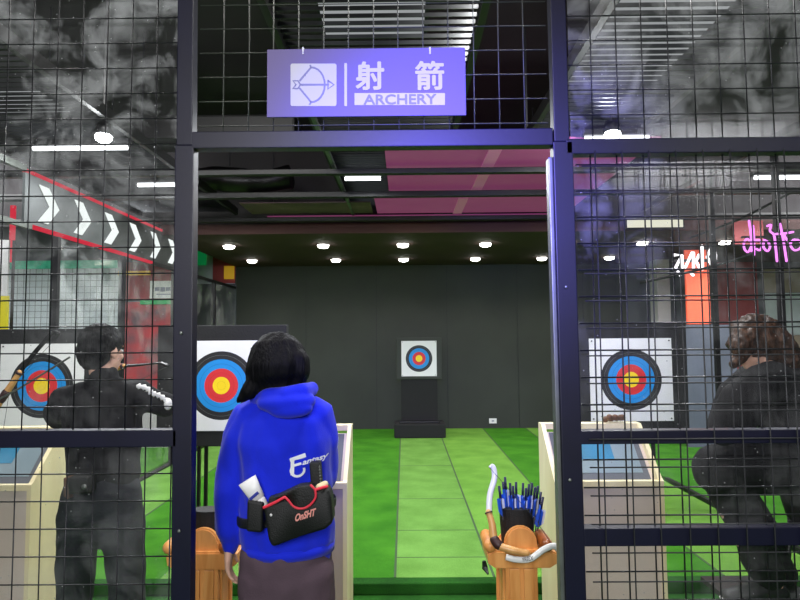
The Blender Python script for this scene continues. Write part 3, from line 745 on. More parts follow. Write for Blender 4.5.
# ================================================================= WOODEN BOW STANDS
def bow_stand(cx, y, label):
    """front board with a round head, cross shelf with pegs, back board"""
    s = y/600.0; t = thing('bow_stand', label, 'bow stand', (cx, y, 0), 'wooden bow stands by the doorway')
    ztop = W(521, 526, y).z; X = lambda px: cx + (px-521)*s*.985
    Z = lambda py: W(521, py, y).z
    def arch(w, z0, z1, y0, y1):
        r = w/2; pts = [(cx-r, z0), (cx+r, z0)] + [(cx+r*math.cos(a), z1-r+r*math.sin(a)) for a in [PI*k/14 for k in range(15)]]
        bm = bmesh.new(); prism(bm, pts, y0, y1)
        bmesh.ops.bevel(bm, geom=[e for e in bm.edges if abs(e.verts[0].co.y-e.verts[1].co.y) < 1e-5], offset=.006, segments=2, affect='EDGES')
        return bm
    obj('front_board', arch(.135, .02, ztop, y-.01, y+.02), M['pine'], t)
    obj('back_board', arch(.17, .02, ztop-.05, y+.13, y+.15), M['pine'], t)
    bm = bmesh.new()
    prism(bm, [(X(487), Z(552)), (X(492), Z(548)), (X(548), Z(548)), (X(556), Z(551)), (X(556.5), Z(560)), (X(548), Z(565.5)), (X(495), Z(565.5)), (X(488), Z(561))], y-.035, y+.16)
    bmesh.ops.bevel(bm, geom=[e for e in bm.edges if abs(e.verts[0].co.y-e.verts[1].co.y) < 1e-5], offset=.006, segments=2, affect='EDGES')
    obj('cross_shelf', bm, M['pine'], t)
    for px in (490, 545):
        bm = bmesh.new(); tube(bm, [(X(px), y-.03, Z(543)), (X(px), y+.10, Z(543))], .027, 18, round_ends=True); obj('peg', bm, M['pined'] if px > 500 else M['pine'], t, True)
    obj('column', box(cx-.075, cx+.075, y+.021, y+.128, .02, Z(566), bev=.01), M['pine'], t)
    for dx in (-.03, .03):
        bm = bmesh.new(); B(bm, cx+dx-.022, cx+dx+.022, y-.018, y-.0105, .03, Z(567), bev=.004); obj('raised_rib', bm, M['pine'], t)
    obj('foot_plate', box(cx-.17, cx+.17, y-.12, y+.24, 0, .03, bev=.008), M['pine'], t)
    bm = bmesh.new(); tube(bm, [(cx, y+.075, .5), (cx, y+.075, Z(512))], [(.055, .045), (.078, .05)], 24); obj('quiver_tube', bm, M['bag'], t)
    return t
YQ = 2.6
cxR = W(521, 560, YQ).x; cxL = W(203, 560, YQ).x
bow_stand(cxR, YQ, 'varnished pine bow stand right of the doorway, full of blue fletched arrows')
bow_stand(cxL, YQ, 'varnished pine bow stand left of the woman, behind the left post')
def arrow(name, base, top, label):
    d = (top-base).normalized(); t = thing(name, label, 'arrow', base, 'blue fletched arrows standing in the right bow stand')
    bm = bmesh.new(); tube(bm, [base, top], .0035, 8); obj('shaft', bm, M['shaft'], t, True)
    bm = bmesh.new(); tube(bm, [top-d*.055, top], .0055, 8); obj('nock', bm, M['fdark'], t, True)
    for k in range(3):
        a = 2*PI*k/3 + random.random()
        u = Vector((math.cos(a), math.sin(a), 0))
        bm = bmesh.new(); f0 = top-d*.135; f1 = top-d*.05
        P = [f0, f0+d*.02+u*.021, f1-d*.01+u*.022, f1]
        w = d.cross(u)*.0012
        A = [bm.verts.new(p+w) for p in P]; Bb = [bm.verts.new(p-w) for p in P]
        bm.faces.new(A); bm.faces.new(list(reversed(Bb)))
        for i in range(4): bm.faces.new((A[i], A[(i+1) % 4], Bb[(i+1) % 4], Bb[i]))
        obj('fletching', bm, M['fwhite'] if k == 0 else M['fblue'], t)
tops = [(499, 486), (505, 477), (510, 483), (516, 482), (523, 483), (529, 484), (535, 487), (541, 492), (543, 497), (503, 482), (513, 486), (526, 488), (532, 483), (538, 486)]
for i, (px, py) in enumerate(tops):
    y = YQ+.075+random.uniform(-.03, .03); top = W(px, py, y)
    base = Vector((cxR+(top.x-cxR)*.35, YQ+.075+(y-YQ-.075)*.5, .52))
    arrow('arrow', base, top, 'black shafted arrow with blue and white fletching standing in the right bow stand')
# recurve bow laid on the right stand
def recurve(name, label, upper, grip, lower, limbw, limbm, string, cat='bow'):
    t = thing(name, label, cat, upper[0])
    ref = Vector((1, 0, 0))
    bm = bmesh.new(); tube(bm, cr(upper), [(.004 if i < 1 else limbw, .005) for i in range(len(cr(upper)))], 8, Vector((1, 0, .2))); obj('limb', bm, limbm, t, True)
    bm = bmesh.new(); P = cr(grip); tube(bm, P, [.0125+.004*math.sin(PI*i/(len(P)-1)) for i in range(len(P))], 12, ref, round_ends=True); obj('riser', bm, M['riser'], t, True)
    bm = bmesh.new(); tube(bm, cr(lower), [(limbw, .005)]*(len(cr(lower))-2)+[(limbw*.7, .004), (.006, .003)], 8, Vector((0, .2, 1))); obj('limb', bm, limbm, t, True)
    k = len(P)//2; bm = bmesh.new(); tube(bm, P[k-2:k+3], .020, 12, ref, round_ends=True); obj('grip', bm, M['grip'], t, True)
    bm = bmesh.new(); tube(bm, P[:2], .017, 12, ref); obj('limb_bolt', bm, M['grip'], t, True)
    bm = bmesh.new(); tube(bm, string, .0012, 5, ref); obj('bow_string', bm, M['shaft'], t)
    return t
yo = YQ-.05
bw = recurve('recurve_bow', 'recurve bow with white limbs and wooden riser laid across the right bow stand',
    [W(489, 467, yo+.08), W(493, 467.5, yo+.08), W(494.5, 478, yo+.07), W(490, 495, yo+.05), W(489, 512, yo+.03)],
    [W(488.5, 512, yo+.03), W(492, 524, yo+.01), W(494, 538, yo-.01), W(500, 546, yo-.03), W(512, 550, yo-.045), W(527, 553, yo-.05)],
    [W(506, 557, yo-.055), W(516, 559.5, yo-.055), W(530, 559, yo-.055), W(543, 550, yo-.055), W(553, 546, yo-.055), W(558, 549, yo-.05), W(559, 556, yo-.045)],
    .0125, M['limb'], [W(489, 467, yo+.08), W(536, 520, yo+.005), W(559, 556, yo-.045)])
bm = text_bm('YREEX', .1, .0004, .0); a = W(522, 561, yo-.062); b = W(533, 557, yo-.062)
fit(bm, (a.x+b.x)/2, yo-.0625, (a.z+b.z)/2, b.x-a.x, .016)
for v in bm.verts: v.co.z += (v.co.x-(a.x+b.x)/2)*.18
obj('limb_lettering', bm, M['shaft'], bw)
# dark arrow rest tip standing on the lane edge
bm = bmesh.new(); tube(bm, [W(484, 561, 3.95), W(485, 568, 3.95), W(488, 574, 3.9)], [.012, .02, .006], 8)
tag(obj('seam_clip', bm, M['blackm']), 'small black clip on the lane edge left of the right bow stand', 'clip')

# bow added at the far left in place of reflected lines
yo = 3.05
recurve('recurve_bow', 'dark recurve bow with a grey tip standing in for reflected lines before the left target',
    [W(60, 334, yo), W(52, 333, yo), W(44, 342, yo), W(32, 356, yo), W(20, 372, yo)],
    [W(20, 372, yo), W(8, 390, yo), W(0, 402, yo), W(-8, 418, yo)],
    [W(-8, 418, yo), W(-20, 440, yo), W(-36, 470, yo), W(-45, 500, yo), W(-40, 560, yo), W(-30, 640, yo+.03)], .012, M['blackm'],
    [W(60, 334, yo), W(10, 388, yo+.02), W(-30, 640, yo+.03)])
bm = bmesh.new(); tube(bm, [W(-12, 405, yo-.02), W(20, 388, yo-.02), W(70, 357, yo-.02)], .005, 8)
lo = tag(obj('loose_arrow', bm, M['wirel']), 'pale arrow crossing in front of the left target face', 'arrow')

# ================================================================= PEOPLE
UP = Vector((0, 0, 1))
def hand(bm, wr, d, nrm, thumb, s=1.0, curl=.5):
    """palm plus four unequal fingers with bends and a thumb; d = towards fingertips, nrm = palm side"""
    d = d.normalized(); thumb = (thumb - d*thumb.dot(d)).normalized(); nrm = (nrm - d*nrm.dot(d) - thumb*nrm.dot(thumb)).normalized()
    tube(bm, [wr-d*.01, wr+d*.02*s, wr+d*.05*s, wr+d*.085*s], [(.026*s, .020*s), (.033*s, .019*s), (.040*s, .016*s), (.038*s, .013*s)], 14, thumb, round_ends=True)
    for k, (L, o) in enumerate(((.070, .028), (.079, .0095), (.073, -.0095), (.056, -.028))):
        p = wr + d*(.080-.004*abs(k-1))*s + thumb*o*s; v = d.copy(); pts = [p-d*.015*s]; pts.append(p)
        for j, f in enumerate((.45, .32, .23)):
            ang = curl*(.5+.35*j)
            v = (v*math.cos(ang*.8) + nrm*math.sin(ang*.8)).normalized(); nn = nrm - v*nrm.dot(v); 
            p = p + v*L*f*s*1.08; pts.append(p.copy())
        tube(bm, pts, [.0092*s, .0092*s, .0086*s, .0078*s, .0066*s], 8, thumb, round_ends=True)
    p = wr + d*.022*s + thumb*.026*s; v = (thumb*.75 + d*.75 + nrm*.25).normalized()
    p2 = p+v*.034*s; v2 = (d*.9+thumb*.35+nrm*.35).normalized(); p3 = p2+v2*.030*s; p4 = p3+v2*.022*s
    tube(bm, [p-v*.01, p, p2, p3, p4], [.012*s, .013*s, .0108*s, .0095*s, .0075*s], 8, nrm, round_ends=True)

def head(bm, c, fwd, up, s=1.0):
    rt = fwd.cross(up).normalized(); R = Matrix((rt, fwd, up)).transposed()
    L = lambda x, y, z: c + R @ Vector((x*s, y*s, z*s))
    ball(bm, L(0, -.012, .028), (.074*s, .093*s, .085*s), 24, R)
    ball(bm, L(0, .02, -.035), (.060*s, .070*s, .072*s), 20, R)
    ball(bm, L(0, .045, -.082), (.034*s, .036*s, .026*s), 16, R)
    tube(bm, [L(0, .082, .018), L(0, .097, -.008), L(0, .108, -.028), L(0, .09, -.036)], [.008*s, .010*s, .0145*s, .011*s], 10, rt, round_ends=True)
    tube(bm, [L(-.042, .072, .030), L(0, .088, .032), L(.042, .072, .030)], .008*s, 8, up, round_ends=True)
    tube(bm, [L(-.022, .082, -.056), L(0, .092, -.055), L(.022, .082, -.056)], .008*s, 8, up, round_ends=True)
    for sx in (-1, 1):
        ball(bm, L(sx*.076, -.008, -.005), (.010*s, .018*s, .031*s), 12, R)
        ball(bm, L(sx*.045, .055, -.02), (.02*s, .02*s, .02*s), 10, R)
    return L, R, rt
def face_parts(par, L, R, s):
    for sx in (-1, 1):
        bm = bmesh.new(); ball(bm, L(sx*.031, .076, .006), (.0145*s, .010*s, .0085*s), 14, R); e = obj('eye', bm, M['eye'], par, True)
        bm = bmesh.new(); ball(bm, L(sx*.031, .084, .006), (.0058*s, .004*s, .0062*s), 12, R); obj('iris', bm, M['iris'], e, True)
    bm = bmesh.new(); tube(bm, [L(-.02, .091, -.056), L(0, .1, -.055), L(.02, .091, -.056)], .0045*s, 8, Vector((0, 0, 1)), round_ends=True); obj('lips', bm, M['lip'], par, True)

def person(nm, label, J, fwd, rt, s=1.0, hd=None, hands=None, vox=.0065):
    """one continuous body; J holds the joints"""
    bm = bmesh.new()
    hf, hu = hd
    Lf, Rm, _ = head(bm, J['head'], hf, hu, s)
    tube(bm, [J['neck']-UP*.03, J['neck'], J['head']-hu*.05*s-hf*.012], [(.062*s, .055*s), (.054*s, .054*s), (.052*s, .054*s)], 16, rt)
    tube(bm, [J['pelvis']-(J['waist']-J['pelvis'])*.15, J['pelvis'], J['waist'], J['chest'], J['neck']-UP*.06, J['neck']],
         [(.11*s, .09*s), (.138*s, .105*s), (.12*s, .09*s), (.155*s, .105*s), (.13*s, .085*s), (.055*s, .055*s)], 24, rt, round_ends=True)
    for q in 'LR':
        tube(bm, [J['neck']-UP*.04, J['sh'+q], J['sh'+q].lerp(J['el'+q], .35), J['el'+q], J['el'+q].lerp(J['wr'+q], .35), J['wr'+q]], [.05*s, .056*s, .046*s, .036*s, .037*s, .025*s], 14, fwd, round_ends=True)
        dr, nr, th, cu = hands[q]; hand(bm, J['wr'+q], dr, nr, th, s, cu)
        hip = J['hip'+q]
        tube(bm, [hip, hip.lerp(J['kn'+q], .3), J['kn'+q], J['kn'+q].lerp(J['an'+q], .35), J['an'+q]], [.078*s, .076*s, .055*s, .056*s, .036*s], 16, rt, round_ends=True)
        a = J['an'+q]; ft = J['ft'+q]
        tube(bm, [a-UP*.0-ft*.03, a-UP*.045+ft*.04, a-UP*.055+ft*.13, a-UP*.06+ft*.175], [(.034, .045), (.036, .035), (.042, .024), (.036, .018)], 14, rt, round_ends=True)
    body = obj(nm, bm, M['skin'], None, True); remesh(body, vox, 3)
    tag(body, label, 'person')
    face_parts(body, Lf, Rm, s)
    return body, Lf, Rm
def cloth(nm, tubes, m, par, vox=.009, sm=6, wr=(.012, 7), hollow=None, seed=0):
    bm = bmesh.new()
    for (pts, rad, ref) in tubes: tube(bm, pts, rad, 22, ref, round_ends=True)
    o = obj(nm, bm, m, par, True); remesh(o, vox, sm); wrinkle(o, wr[0], wr[1], seed, .6)
    return o
def shoe(par, a, ft, rt):
    bm = bmesh.new(); base = a.z-.075
    g = Vector((a.x, a.y, 0))
    tube(bm, [g-ft*.05+UP*(base+.04), g+ft*.02+UP*(base+.052), g+ft*.11+UP*(base+.04), g+ft*.185+UP*(base+.03)], [(.042, .040), (.046, .052), (.05, .038), (.042, .026)], 18, rt, round_ends=True)
    o = obj('shoe', bm, M['shoe'], par, True)
    bm = bmesh.new(); tube(bm, [g-ft*.06+UP*(base+.008), g+ft*.11+UP*(base+.008), g+ft*.2+UP*(base+.008)], [(.046, .010), (.056, .010), (.046, .010)], 18, rt, round_ends=True)
    obj('sole', bm, M['white'], o, True)

# ---- the woman in the doorway, seen from behind
D = 2.36; fwd = Vector((-.12, .99, 0)).normalized(); rt = Vector((.99, .12, 0)).normalized()
w = lambda px, py, dd=0: W(px, py, D+dd)
J = dict(head=w(280, 370, .02), neck=w(286, 400), chest=w(285, 440), waist=w(287, 490), pelvis=w(286, 545),
         shL=w(247, 419), elL=w(231, 488, -.01), wrL=w(229, 546, .0), shR=w(318, 417, .03), elR=w(322, 474, .08), wrR=w(316, 484, .30))
J['hipL'] = w(262, 560); J['hipR'] = w(311, 560, .02)
J['knL'] = Vector((J['hipL'].x, D+.02, .44)); J['knR'] = Vector((J['hipR'].x+.01, D+.04, .44))
J['anL'] = Vector((J['hipL'].x-.01, D-.02, .08)); J['anR'] = Vector((J['hipR'].x+.02, D+.0, .08))
J['ftL'] = (fwd-rt*.15).normalized(); J['ftR'] = (fwd+rt*.15).normalized()
hw = (Vector((-.28, .93, -.05)).normalized(), Vector((0, .06, 1)).normalized())
hands = {'L': (Vector((-.03, .05, -1)), rt, fwd, .5), 'R': (Vector((-.7, .6, .1)), -UP, fwd, .8)}
body, Lh, Rh = person('person', 'person with black bobbed hair in a blue hoodie standing in the doorway, back turned', J, fwd, rt, .96, hw, hands)
# hoodie: torso, shoulders, sleeves and a bunched hem
T = [([w(285, 399, .0), w(285, 408), w(284.5, 420), w(285, 440), w(286, 470), w(287, 500), w(288, 525), w(288, 540, .0), w(288.5, 547, 0)],
      [(.075, .07), (.13, .095), (.165, .115), (.180, .128), (.179, .132), (.178, .134), (.184, .142), (.182, .142), (.170, .13)], rt),
     ([w(270, 407), w(249, 417), w(240, 438), w(234, 465), w(230, 490, -.01), w(228.5, 515, 0), w(228, 530, 0)], [(.055, .06), (.064, .072), (.060, .07), (.054, .064), (.053, .06), (.052, .056), (.052, .055)], fwd),
     ([w(229, 535), w(229.5, 546)], [.040, .038], fwd),
     ([w(300, 406), w(318, 415, .02), w(324, 440, .05), w(323.5, 476, .08)], [(.06, .06), (.062, .07), (.056, .062), (.056, .062)], fwd),
     ([w(323.5, 476, .08), w(320, 482, .2), w(314, 484, .31)], [.058, .050, .044], rt)]
hd_ = cloth('hoodie', T, M['hoodie'], body, .0085, 6, (.017, 7.5))
# hood hanging on the back
bm = bmesh.new()
ball(bm, w(286, 402, -.075), (.112, .068, .044), 24, Matrix.Rotation(-.05, 3, 'Y'))
tube(bm, [w(256, 399, -.02), w(268, 396, -.075), w(286, 394, -.10), w(302, 391, -.08), w(312, 389, .0), w(308, 394, .08)], [.026, .030, .030, .030, .028, .024], 14, UP, round_ends=True)
ball(bm, w(290, 409, -.098), (.085, .042, .035), 20)
hood = obj('hood', bm, M['hoodie'], hd_, True); remesh(hood, .007, 3); wrinkle(hood, .004, 9)
# hem band
bm = bmesh.new(); tube(bm, [w(288.5, 540), w(288.5, 550)], [(.178, .138), (.176, .134)], 40, rt, round_ends=False); obj('hem_band', bm, M['hoodie'], hd_, True)
# trousers
T = [([w(287, 535), w(286, 550), w(286, 575)], [(.155, .12), (.176, .135), (.178, .135)], rt),
     ([w(264, 570), w(263, 590), J['knL'], J['anL']+UP*.03], [(.098, .12), (.094, .11), (.082, .085), (.078, .08)], rt),
     ([w(309, 570), w(310, 590), J['knR'], J['anR']+UP*.03], [(.098, .12), (.094, .11), (.082, .085), (.078, .08)], rt)]
cloth('trousers', T, M['trousers'], body, .0095, 5, (.010, 9), seed=3)
for q in 'LR': shoe(body, J['an'+q], J['ft'+q], rt)
# bobbed hair
bm = bmesh.new()
ball(bm, w(278.5, 366, .02), (.118, .12, .106), 28)
tube(bm, [w(278, 360, .02), w(278, 369, .01), w(278, 379, .005), w(279, 386, .0)], [(.116, .112), (.124, .122), (.122, .11), (.105, .085)], 26, rt, round_ends=True)
tube(bm, [w(262, 372, -.02), w(255, 384, -.04), w(247, 393, -.055), w(238, 401, -.06)], [(.05, .05), (.042, .04), (.032, .028), (.014, .012)], 12, rt, round_ends=True)
tube(bm, [w(298, 362, .0), w(301, 374, -.01), w(299, 383, -.01)], [(.05, .07), (.035, .06), (.02, .04)], 12, rt, round_ends=True)
hair = obj('hair', bm, M['hairb'], body, True); remesh(hair, .008, 4)
me = hair.data; nr = [v.normal.copy() for v in me.vertices]
for v, n in zip(me.vertices, nr):
    a = math.atan2(v.co.y-D, v.co.x-w(282, 360).x)
    v.co += n*(.0016*math.sin(a*46+3*noise.noise(v.co*14)) + .006*noise.noise(Vector((a*3, v.co.z*4, 0))))
# lettering on the back of the hoodie
def back_print(bm, m, nm, off=.0035, par=hd_, target=hd_):
    for v in bm.verts: pass
    drape.y0 = min(v.co.y for v in bm.verts)
    drape(bm, target, off); return obj(nm, bm, m, par)
def cut(bm, n=2):
    bmesh.ops.triangulate(bm, faces=bm.faces)
    bmesh.ops.subdivide_edges(bm, edges=[e for e in bm.edges if e.calc_length() > .012], cuts=n, use_grid_fill=True); return bm
yw = D-.3
def wp(px, py): p = W(px, py, D-.14); return (p.x, p.z)
def wribbon(bm, pts, wd, y=yw, dep=.0012):
    P = [Vector(wp(*p)) for p in pts]; L = []; R = []
    for i, p in enumerate(P):
        t = (P[min(i+1, len(P)-1)]-P[max(i-1, 0)]).normalized(); n = Vector((-t.y, t.x))*(wd[i] if isinstance(wd, list) else wd)/2
        L.append(p+n); R.append(p-n)
    for i in range(len(P)-1): prism(bm, [tuple(L[i]), tuple(L[i+1]), tuple(R[i+1]), tuple(R[i])], y, y+dep)
bm = bmesh.new()
wribbon(bm, [(291.5, 460), (291.5, 476)], .012); wribbon(bm, [(289, 461), (304, 457)], [.012, .016]); wribbon(bm, [(292, 467), (300, 465)], .009)
c = (296.5, 471.5); wribbon(bm, [(c[0]+6.3*math.cos(t), c[1]+6.3*math.sin(t)) for t in [(-.3+.32*k) for k in range(14)]], .0085)
back_print(bm, M['fwhite'], 'hoodie_lettering')
def small_word(s, x0, y0, x1, y1, tilt, m, nm, par, target, dd=.14, off=.0035, bold=.003):
    bm = text_bm(s, .1, .0008, bold, .2); a = W(x0, y0, D-dd); b = W(x1, y1, D-dd)
    fit(bm, (a.x+b.x)/2, yw, (a.z+b.z)/2, b.x-a.x, a.z-b.z)
    for v in bm.verts: v.co.z += (v.co.x-(a.x+b.x)/2)*tilt
    drape.y0 = min(v.co.y for v in bm.verts); drape(bm, target, off); return obj(nm, bm, m, par)
small_word('antasy', 301, 460, 325, 466.5, .16, M['fwhite'], 'hoodie_lettering', hd_, hd_)

# waist bag worn over the hoodie
BD = D-.155
def bagq(bm, pts, y0, y1, bev=.008):
    P = [W(px, py, y0) for px, py in pts]
    prism(bm, [(p.x, p.z) for p in P], y0, y1)
    bmesh.ops.bevel(bm, geom=list(bm.edges), offset=bev, segments=3, affect='EDGES', profile=.6)
bag = thing('waist_bag', 'black waist bag with pink red piping worn on the back of the blue hoodie', 'bag', W(298, 540, BD))
bm = bmesh.new(); bagq(bm, [(263, 507), (285, 499), (300, 501), (327, 488), (331, 497), (333, 523), (325, 530), (296, 538), (272, 548), (268, 540)], BD-.05, BD+.035, .014)
bb = obj('bag_body', bm, M['bag'], bag, True)
bm = bmesh.new(); bagq(bm, [(268, 498), (300, 488), (325, 485), (327, 492), (312, 500), (300, 504), (268, 510)], BD-.01, BD+.035, .008); obj('bag_back', bm, M['bag'], bag, True)
flap = [(285, 497), (289, 501), (293, 506), (299, 508.5), (306, 507.5), (312, 503), (315.5, 497), (315, 490), (311, 485.5)]
bm = bmesh.new(); bagq(bm, [(272, 499), (285, 497), (289, 501), (293, 506), (299, 508.5), (306, 507.5), (312, 503), (315.5, 497), (315, 490), (311, 485.5), (298, 487)], BD-.062, BD+.0, .004); obj('bag_flap', bm, M['bag'], bag, True)
bm = bmesh.new(); tube(bm, cr([W(x, y, BD-.064) for x, y in flap]), .0042, 8, Vector((0, 1, 0)), round_ends=True); obj('piping', bm, M['trim'], bag, True)
bm = bmesh.new(); tube(bm, cr([W(264, 507.5, BD-.052), W(274, 503, BD-.06), W(284, 497.5, BD-.063)]), .0052, 8, Vector((0, 1, 0)), round_ends=True); obj('piping', bm, M['trim'], bag, True)
bm = bmesh.new(); tube(bm, cr([W(315, 490, BD-.06), W(321, 488, BD-.05), W(327, 486.5, BD-.035)]), .0052, 8, Vector((0, 1, 0)), round_ends=True); obj('piping', bm, M['trim'], bag, True)
bm = text_bm('OnSHT', .1, .0006, .004, .2); a = W(295, 518, BD-.055); b = W(316, 511, BD-.055); fit(bm, (a.x+b.x)/2, BD-.0525, (a.z+b.z)/2-.002, b.x-a.x, .026)
for v in bm.verts: v.co.z += (v.co.x-(a.x+b.x)/2)*.3
obj('bag_lettering', bm, [mat('pale_red_print', S(226, 150, 140), .5)], bag)
bm = bmesh.new(); p = W(271, 515, BD-.052); ball(bm, p, .005, 10); obj('snap_button', bm, M['white'], bag, True)
bm = bmesh.new(); bagq(bm, [(247, 500), (263, 503), (262, 533), (246, 532)], BD-.035, BD+.05, .01); obj('side_pouch', bm, M['bag'], bag, True)
bm = bmesh.new(); bagq(bm, [(309, 463), (320, 462), (322, 489), (311, 490)], BD-.012, BD+.03, .006); obj('phone_holster', bm, M['bag'], bag, True)
bm = bmesh.new()
tube(bm, [W(319.5, 465, BD-.016), W(321, 487, BD-.016)], .0012, 6)
for k in range(7): ball(bm, W(319.5+.2*k, 467+3*k, BD-.016), .0034, 8)
obj('bead_chain', bm, M['wirel'], bag, True)
bm = bmesh.new(); tube(bm, [W(319, 487, BD-.025), W(325, 484, BD-.02)], .012, 12, UP, round_ends=True); obj('bag_toggle', bm, M['cream'], bag, True)
bm = bmesh.new()
tube(bm, [J['waist']+Vector((.187*math.cos(a), .146*math.sin(a), -.075+.03*math.cos(a))) for a in [2*PI*k/40 for k in range(41)]], [(.004, .018)]*41, 8, Vector((0, 0, 1)).cross(Vector((0, 1, 0)))); obj('bag_strap', bm, M['bag'], bag, True)
bt = thing('plastic_tube', 'white plastic tube with a blue mark sticking out of the waist bag', 'plastic tube', W(258, 505, BD))
bm = bmesh.new(); a, b = W(247, 480, BD-.005), W(258, 499, BD-.005); c = W(266, 507, BD-.0)
tube(bm, [a, b], [(.036, .014), (.026, .02)], 20, (b-a).cross(Vector((0, 1, 0)))); obj('tube_body', bm, M['white'], bt, True)
bm = bmesh.new(); tube(bm, [b, W(260, 502, BD-.003), c], [(.022, .018), (.024, .02), (.014, .012)], 16, (b-a).cross(Vector((0, 1, 0)))); obj('tube_cap', bm, M['white'], bt, True)
bm = bmesh.new(); d_ = (b-a).normalized(); m_ = a.lerp(b, .8); s_ = Vector((-d_.z, 0, d_.x))
tube(bm, [m_-s_*.018-d_*.0+Vector((0, -.022, 0)), m_+s_*.020-d_*.006+Vector((0, -.022, 0))], [(.0015, .006)]*2, 6, Vector((0, 1, 0))); obj('blue_mark', bm, M['bluepr'], bt)

# ---- the man in black behind the left grid, drawing a bow
D = 2.8; fwd = Vector((.05, 1, 0)).normalized(); rt = Vector((1, -.05, 0)).normalized()
J = dict(head=w(103, 352), neck=w(103, 384), chest=w(103, 420), waist=w(104, 465), pelvis=w(102, 510),
         shL=w(70, 398), elL=w(62, 410, .24), wrL=w(78, 398, .46), shR=w(137, 395), elR=w(168, 404, .06), wrR=w(128, 384, .19))
J['hipL'] = w(82, 522); J['hipR'] = w(121, 522)
J['knL'] = Vector((w(73, 580).x, D+.02, .48)); J['knR'] = Vector((w(127, 580).x, D, .48))
J['anL'] = Vector((w(70, 580).x-.02, D, .08)); J['anR'] = Vector((w(128, 580).x+.02, D-.03, .08))
J['ftL'] = (fwd-rt*.3).normalized(); J['ftR'] = (fwd+rt*.3).normalized()
hm = (Vector((.30, .94, -.05)).normalized(), Vector((.0, .05, 1)).normalized())
hands = {'L': (Vector((.3, .9, .1)), rt, UP, 1.0), 'R': (Vector((-.75, .5, .1)), -UP, fwd, 1.0)}
man, Lm, Rm_ = person('person', 'person in black with short black hair drawing a bow behind the left wire grid', J, fwd, rt, 1.0, hm, hands)
T = [([w(103, 384), w(103, 392), w(103, 405), w(103, 430), w(104, 455), w(104, 476)], [(.075, .07), (.15, .10), (.185, .125), (.180, .13), (.168, .125), (.165, .125)], rt),
     ([w(90, 392), w(68, 402), w(58, 414, .10), w(62, 412, .25), w(76, 400, .42)], [.06, .078, .068, .06, .045], UP),
     ([w(116, 390), w(140, 396), w(156, 402, .03), w(167, 406, .06)], [.06, .072, .062, .055], UP),
     ([w(167, 406, .06), w(150, 396, .13), w(131, 386, .18)], [.054, .047, .038], UP),
     ([w(103, 377, -.01), w(103, 384, -.01)], [(.066, .066), (.078, .07)], rt)]
jk = cloth('jacket', T, M['jacket'], man, .010, 5, (.018, 6.5), seed=5)
bm = bmesh.new(); tube(bm, cr([w(137, 386, -.075), w(146, 388, -.068), w(152, 393, -.06), w(160, 396, -.03), w(167, 401, -.01)]), [(.007+.004*((i*7) % 3), .004) for i in range(25)], 8, UP, round_ends=True); so = obj('sleeve_stripe', bm, M['white'], jk, True); so.data.materials[0] = M['white']
bm = bmesh.new(); ball(bm, w(168, 404, .0), (.018, .024, .028), 14); obj('elbow_patch', bm, M['white'], jk, True)
T = [([w(103, 474), w(102, 490), w(101, 515), w(101, 521)], [(.155, .115), (.178, .13), (.185, .135), (.16, .12)], rt),
     ([w(83, 515), w(77.5, 548), J['knL'], J['anL']+UP*.03], [(.098, .12), (.084, .105), (.078, .085), (.07, .08)], rt),
     ([w(120, 515), w(124.5, 548), J['knR'], J['anR']+UP*.03], [(.098, .12), (.084, .105), (.076, .085), (.07, .08)], rt)]
cloth('trousers', T, M['pants'], man, .0105, 4, (.014, 7), seed=8)
for q in 'LR': shoe(man, J['an'+q], J['ft'+q], rt)
bm = bmesh.new()
ball(bm, Lm(0, -.018, .045), (.087, .104, .088), 26, Rm_)
ball(bm, Lm(0, -.055, -.0), (.080, .068, .085), 24, Rm_)
hair = obj('hair', bm, M['hairb'], man, True); remesh(hair, .007, 3)
me = hair.data; nr = [v.normal.copy() for v in me.vertices]
for v, n in zip(me.vertices, nr): v.co += n*(.006*noise.noise(v.co*34) + .004*noise.noise(v.co*80))
pch = thing('hip_pouch', 'black hip pouch worn on the belt of the person in black', 'pouch', w(76, 492, -.15))
bm = bmesh.new(); bagq(bm, [(66, 478), (88, 476), (89, 494), (68, 495)], D-.19, D-.12, .012); obj('pouch_body', bm, M['bag'], pch, True)
bm = bmesh.new(); p = w(84, 487, -.195); ball(bm, p, (.012, .006, .012), 12); obj('pouch_button', bm, M['wirel'], pch, True)
bm = bmesh.new(); bagq(bm, [(63, 478), (68, 478), (68, 500), (63, 496)], D-.16, D-.1, .006); obj('brown_holder', bm, M['brown'], pch, True)
recurve('recurve_bow', 'dark bow held tilted sideways by the person in black', [w(168, 366, .38), w(160, 363, .42), w(145, 364.5, .47), w(124, 366, .5)],
    [w(124, 366, .5), w(104, 374, .52), w(84, 394, .52)], [w(84, 394, .52), w(66, 416, .5), w(56, 436, .46), w(54, 447, .42)], .012, M['blackm'],
    [w(168, 366, .38), w(128, 386, .24), w(54, 447, .42)])

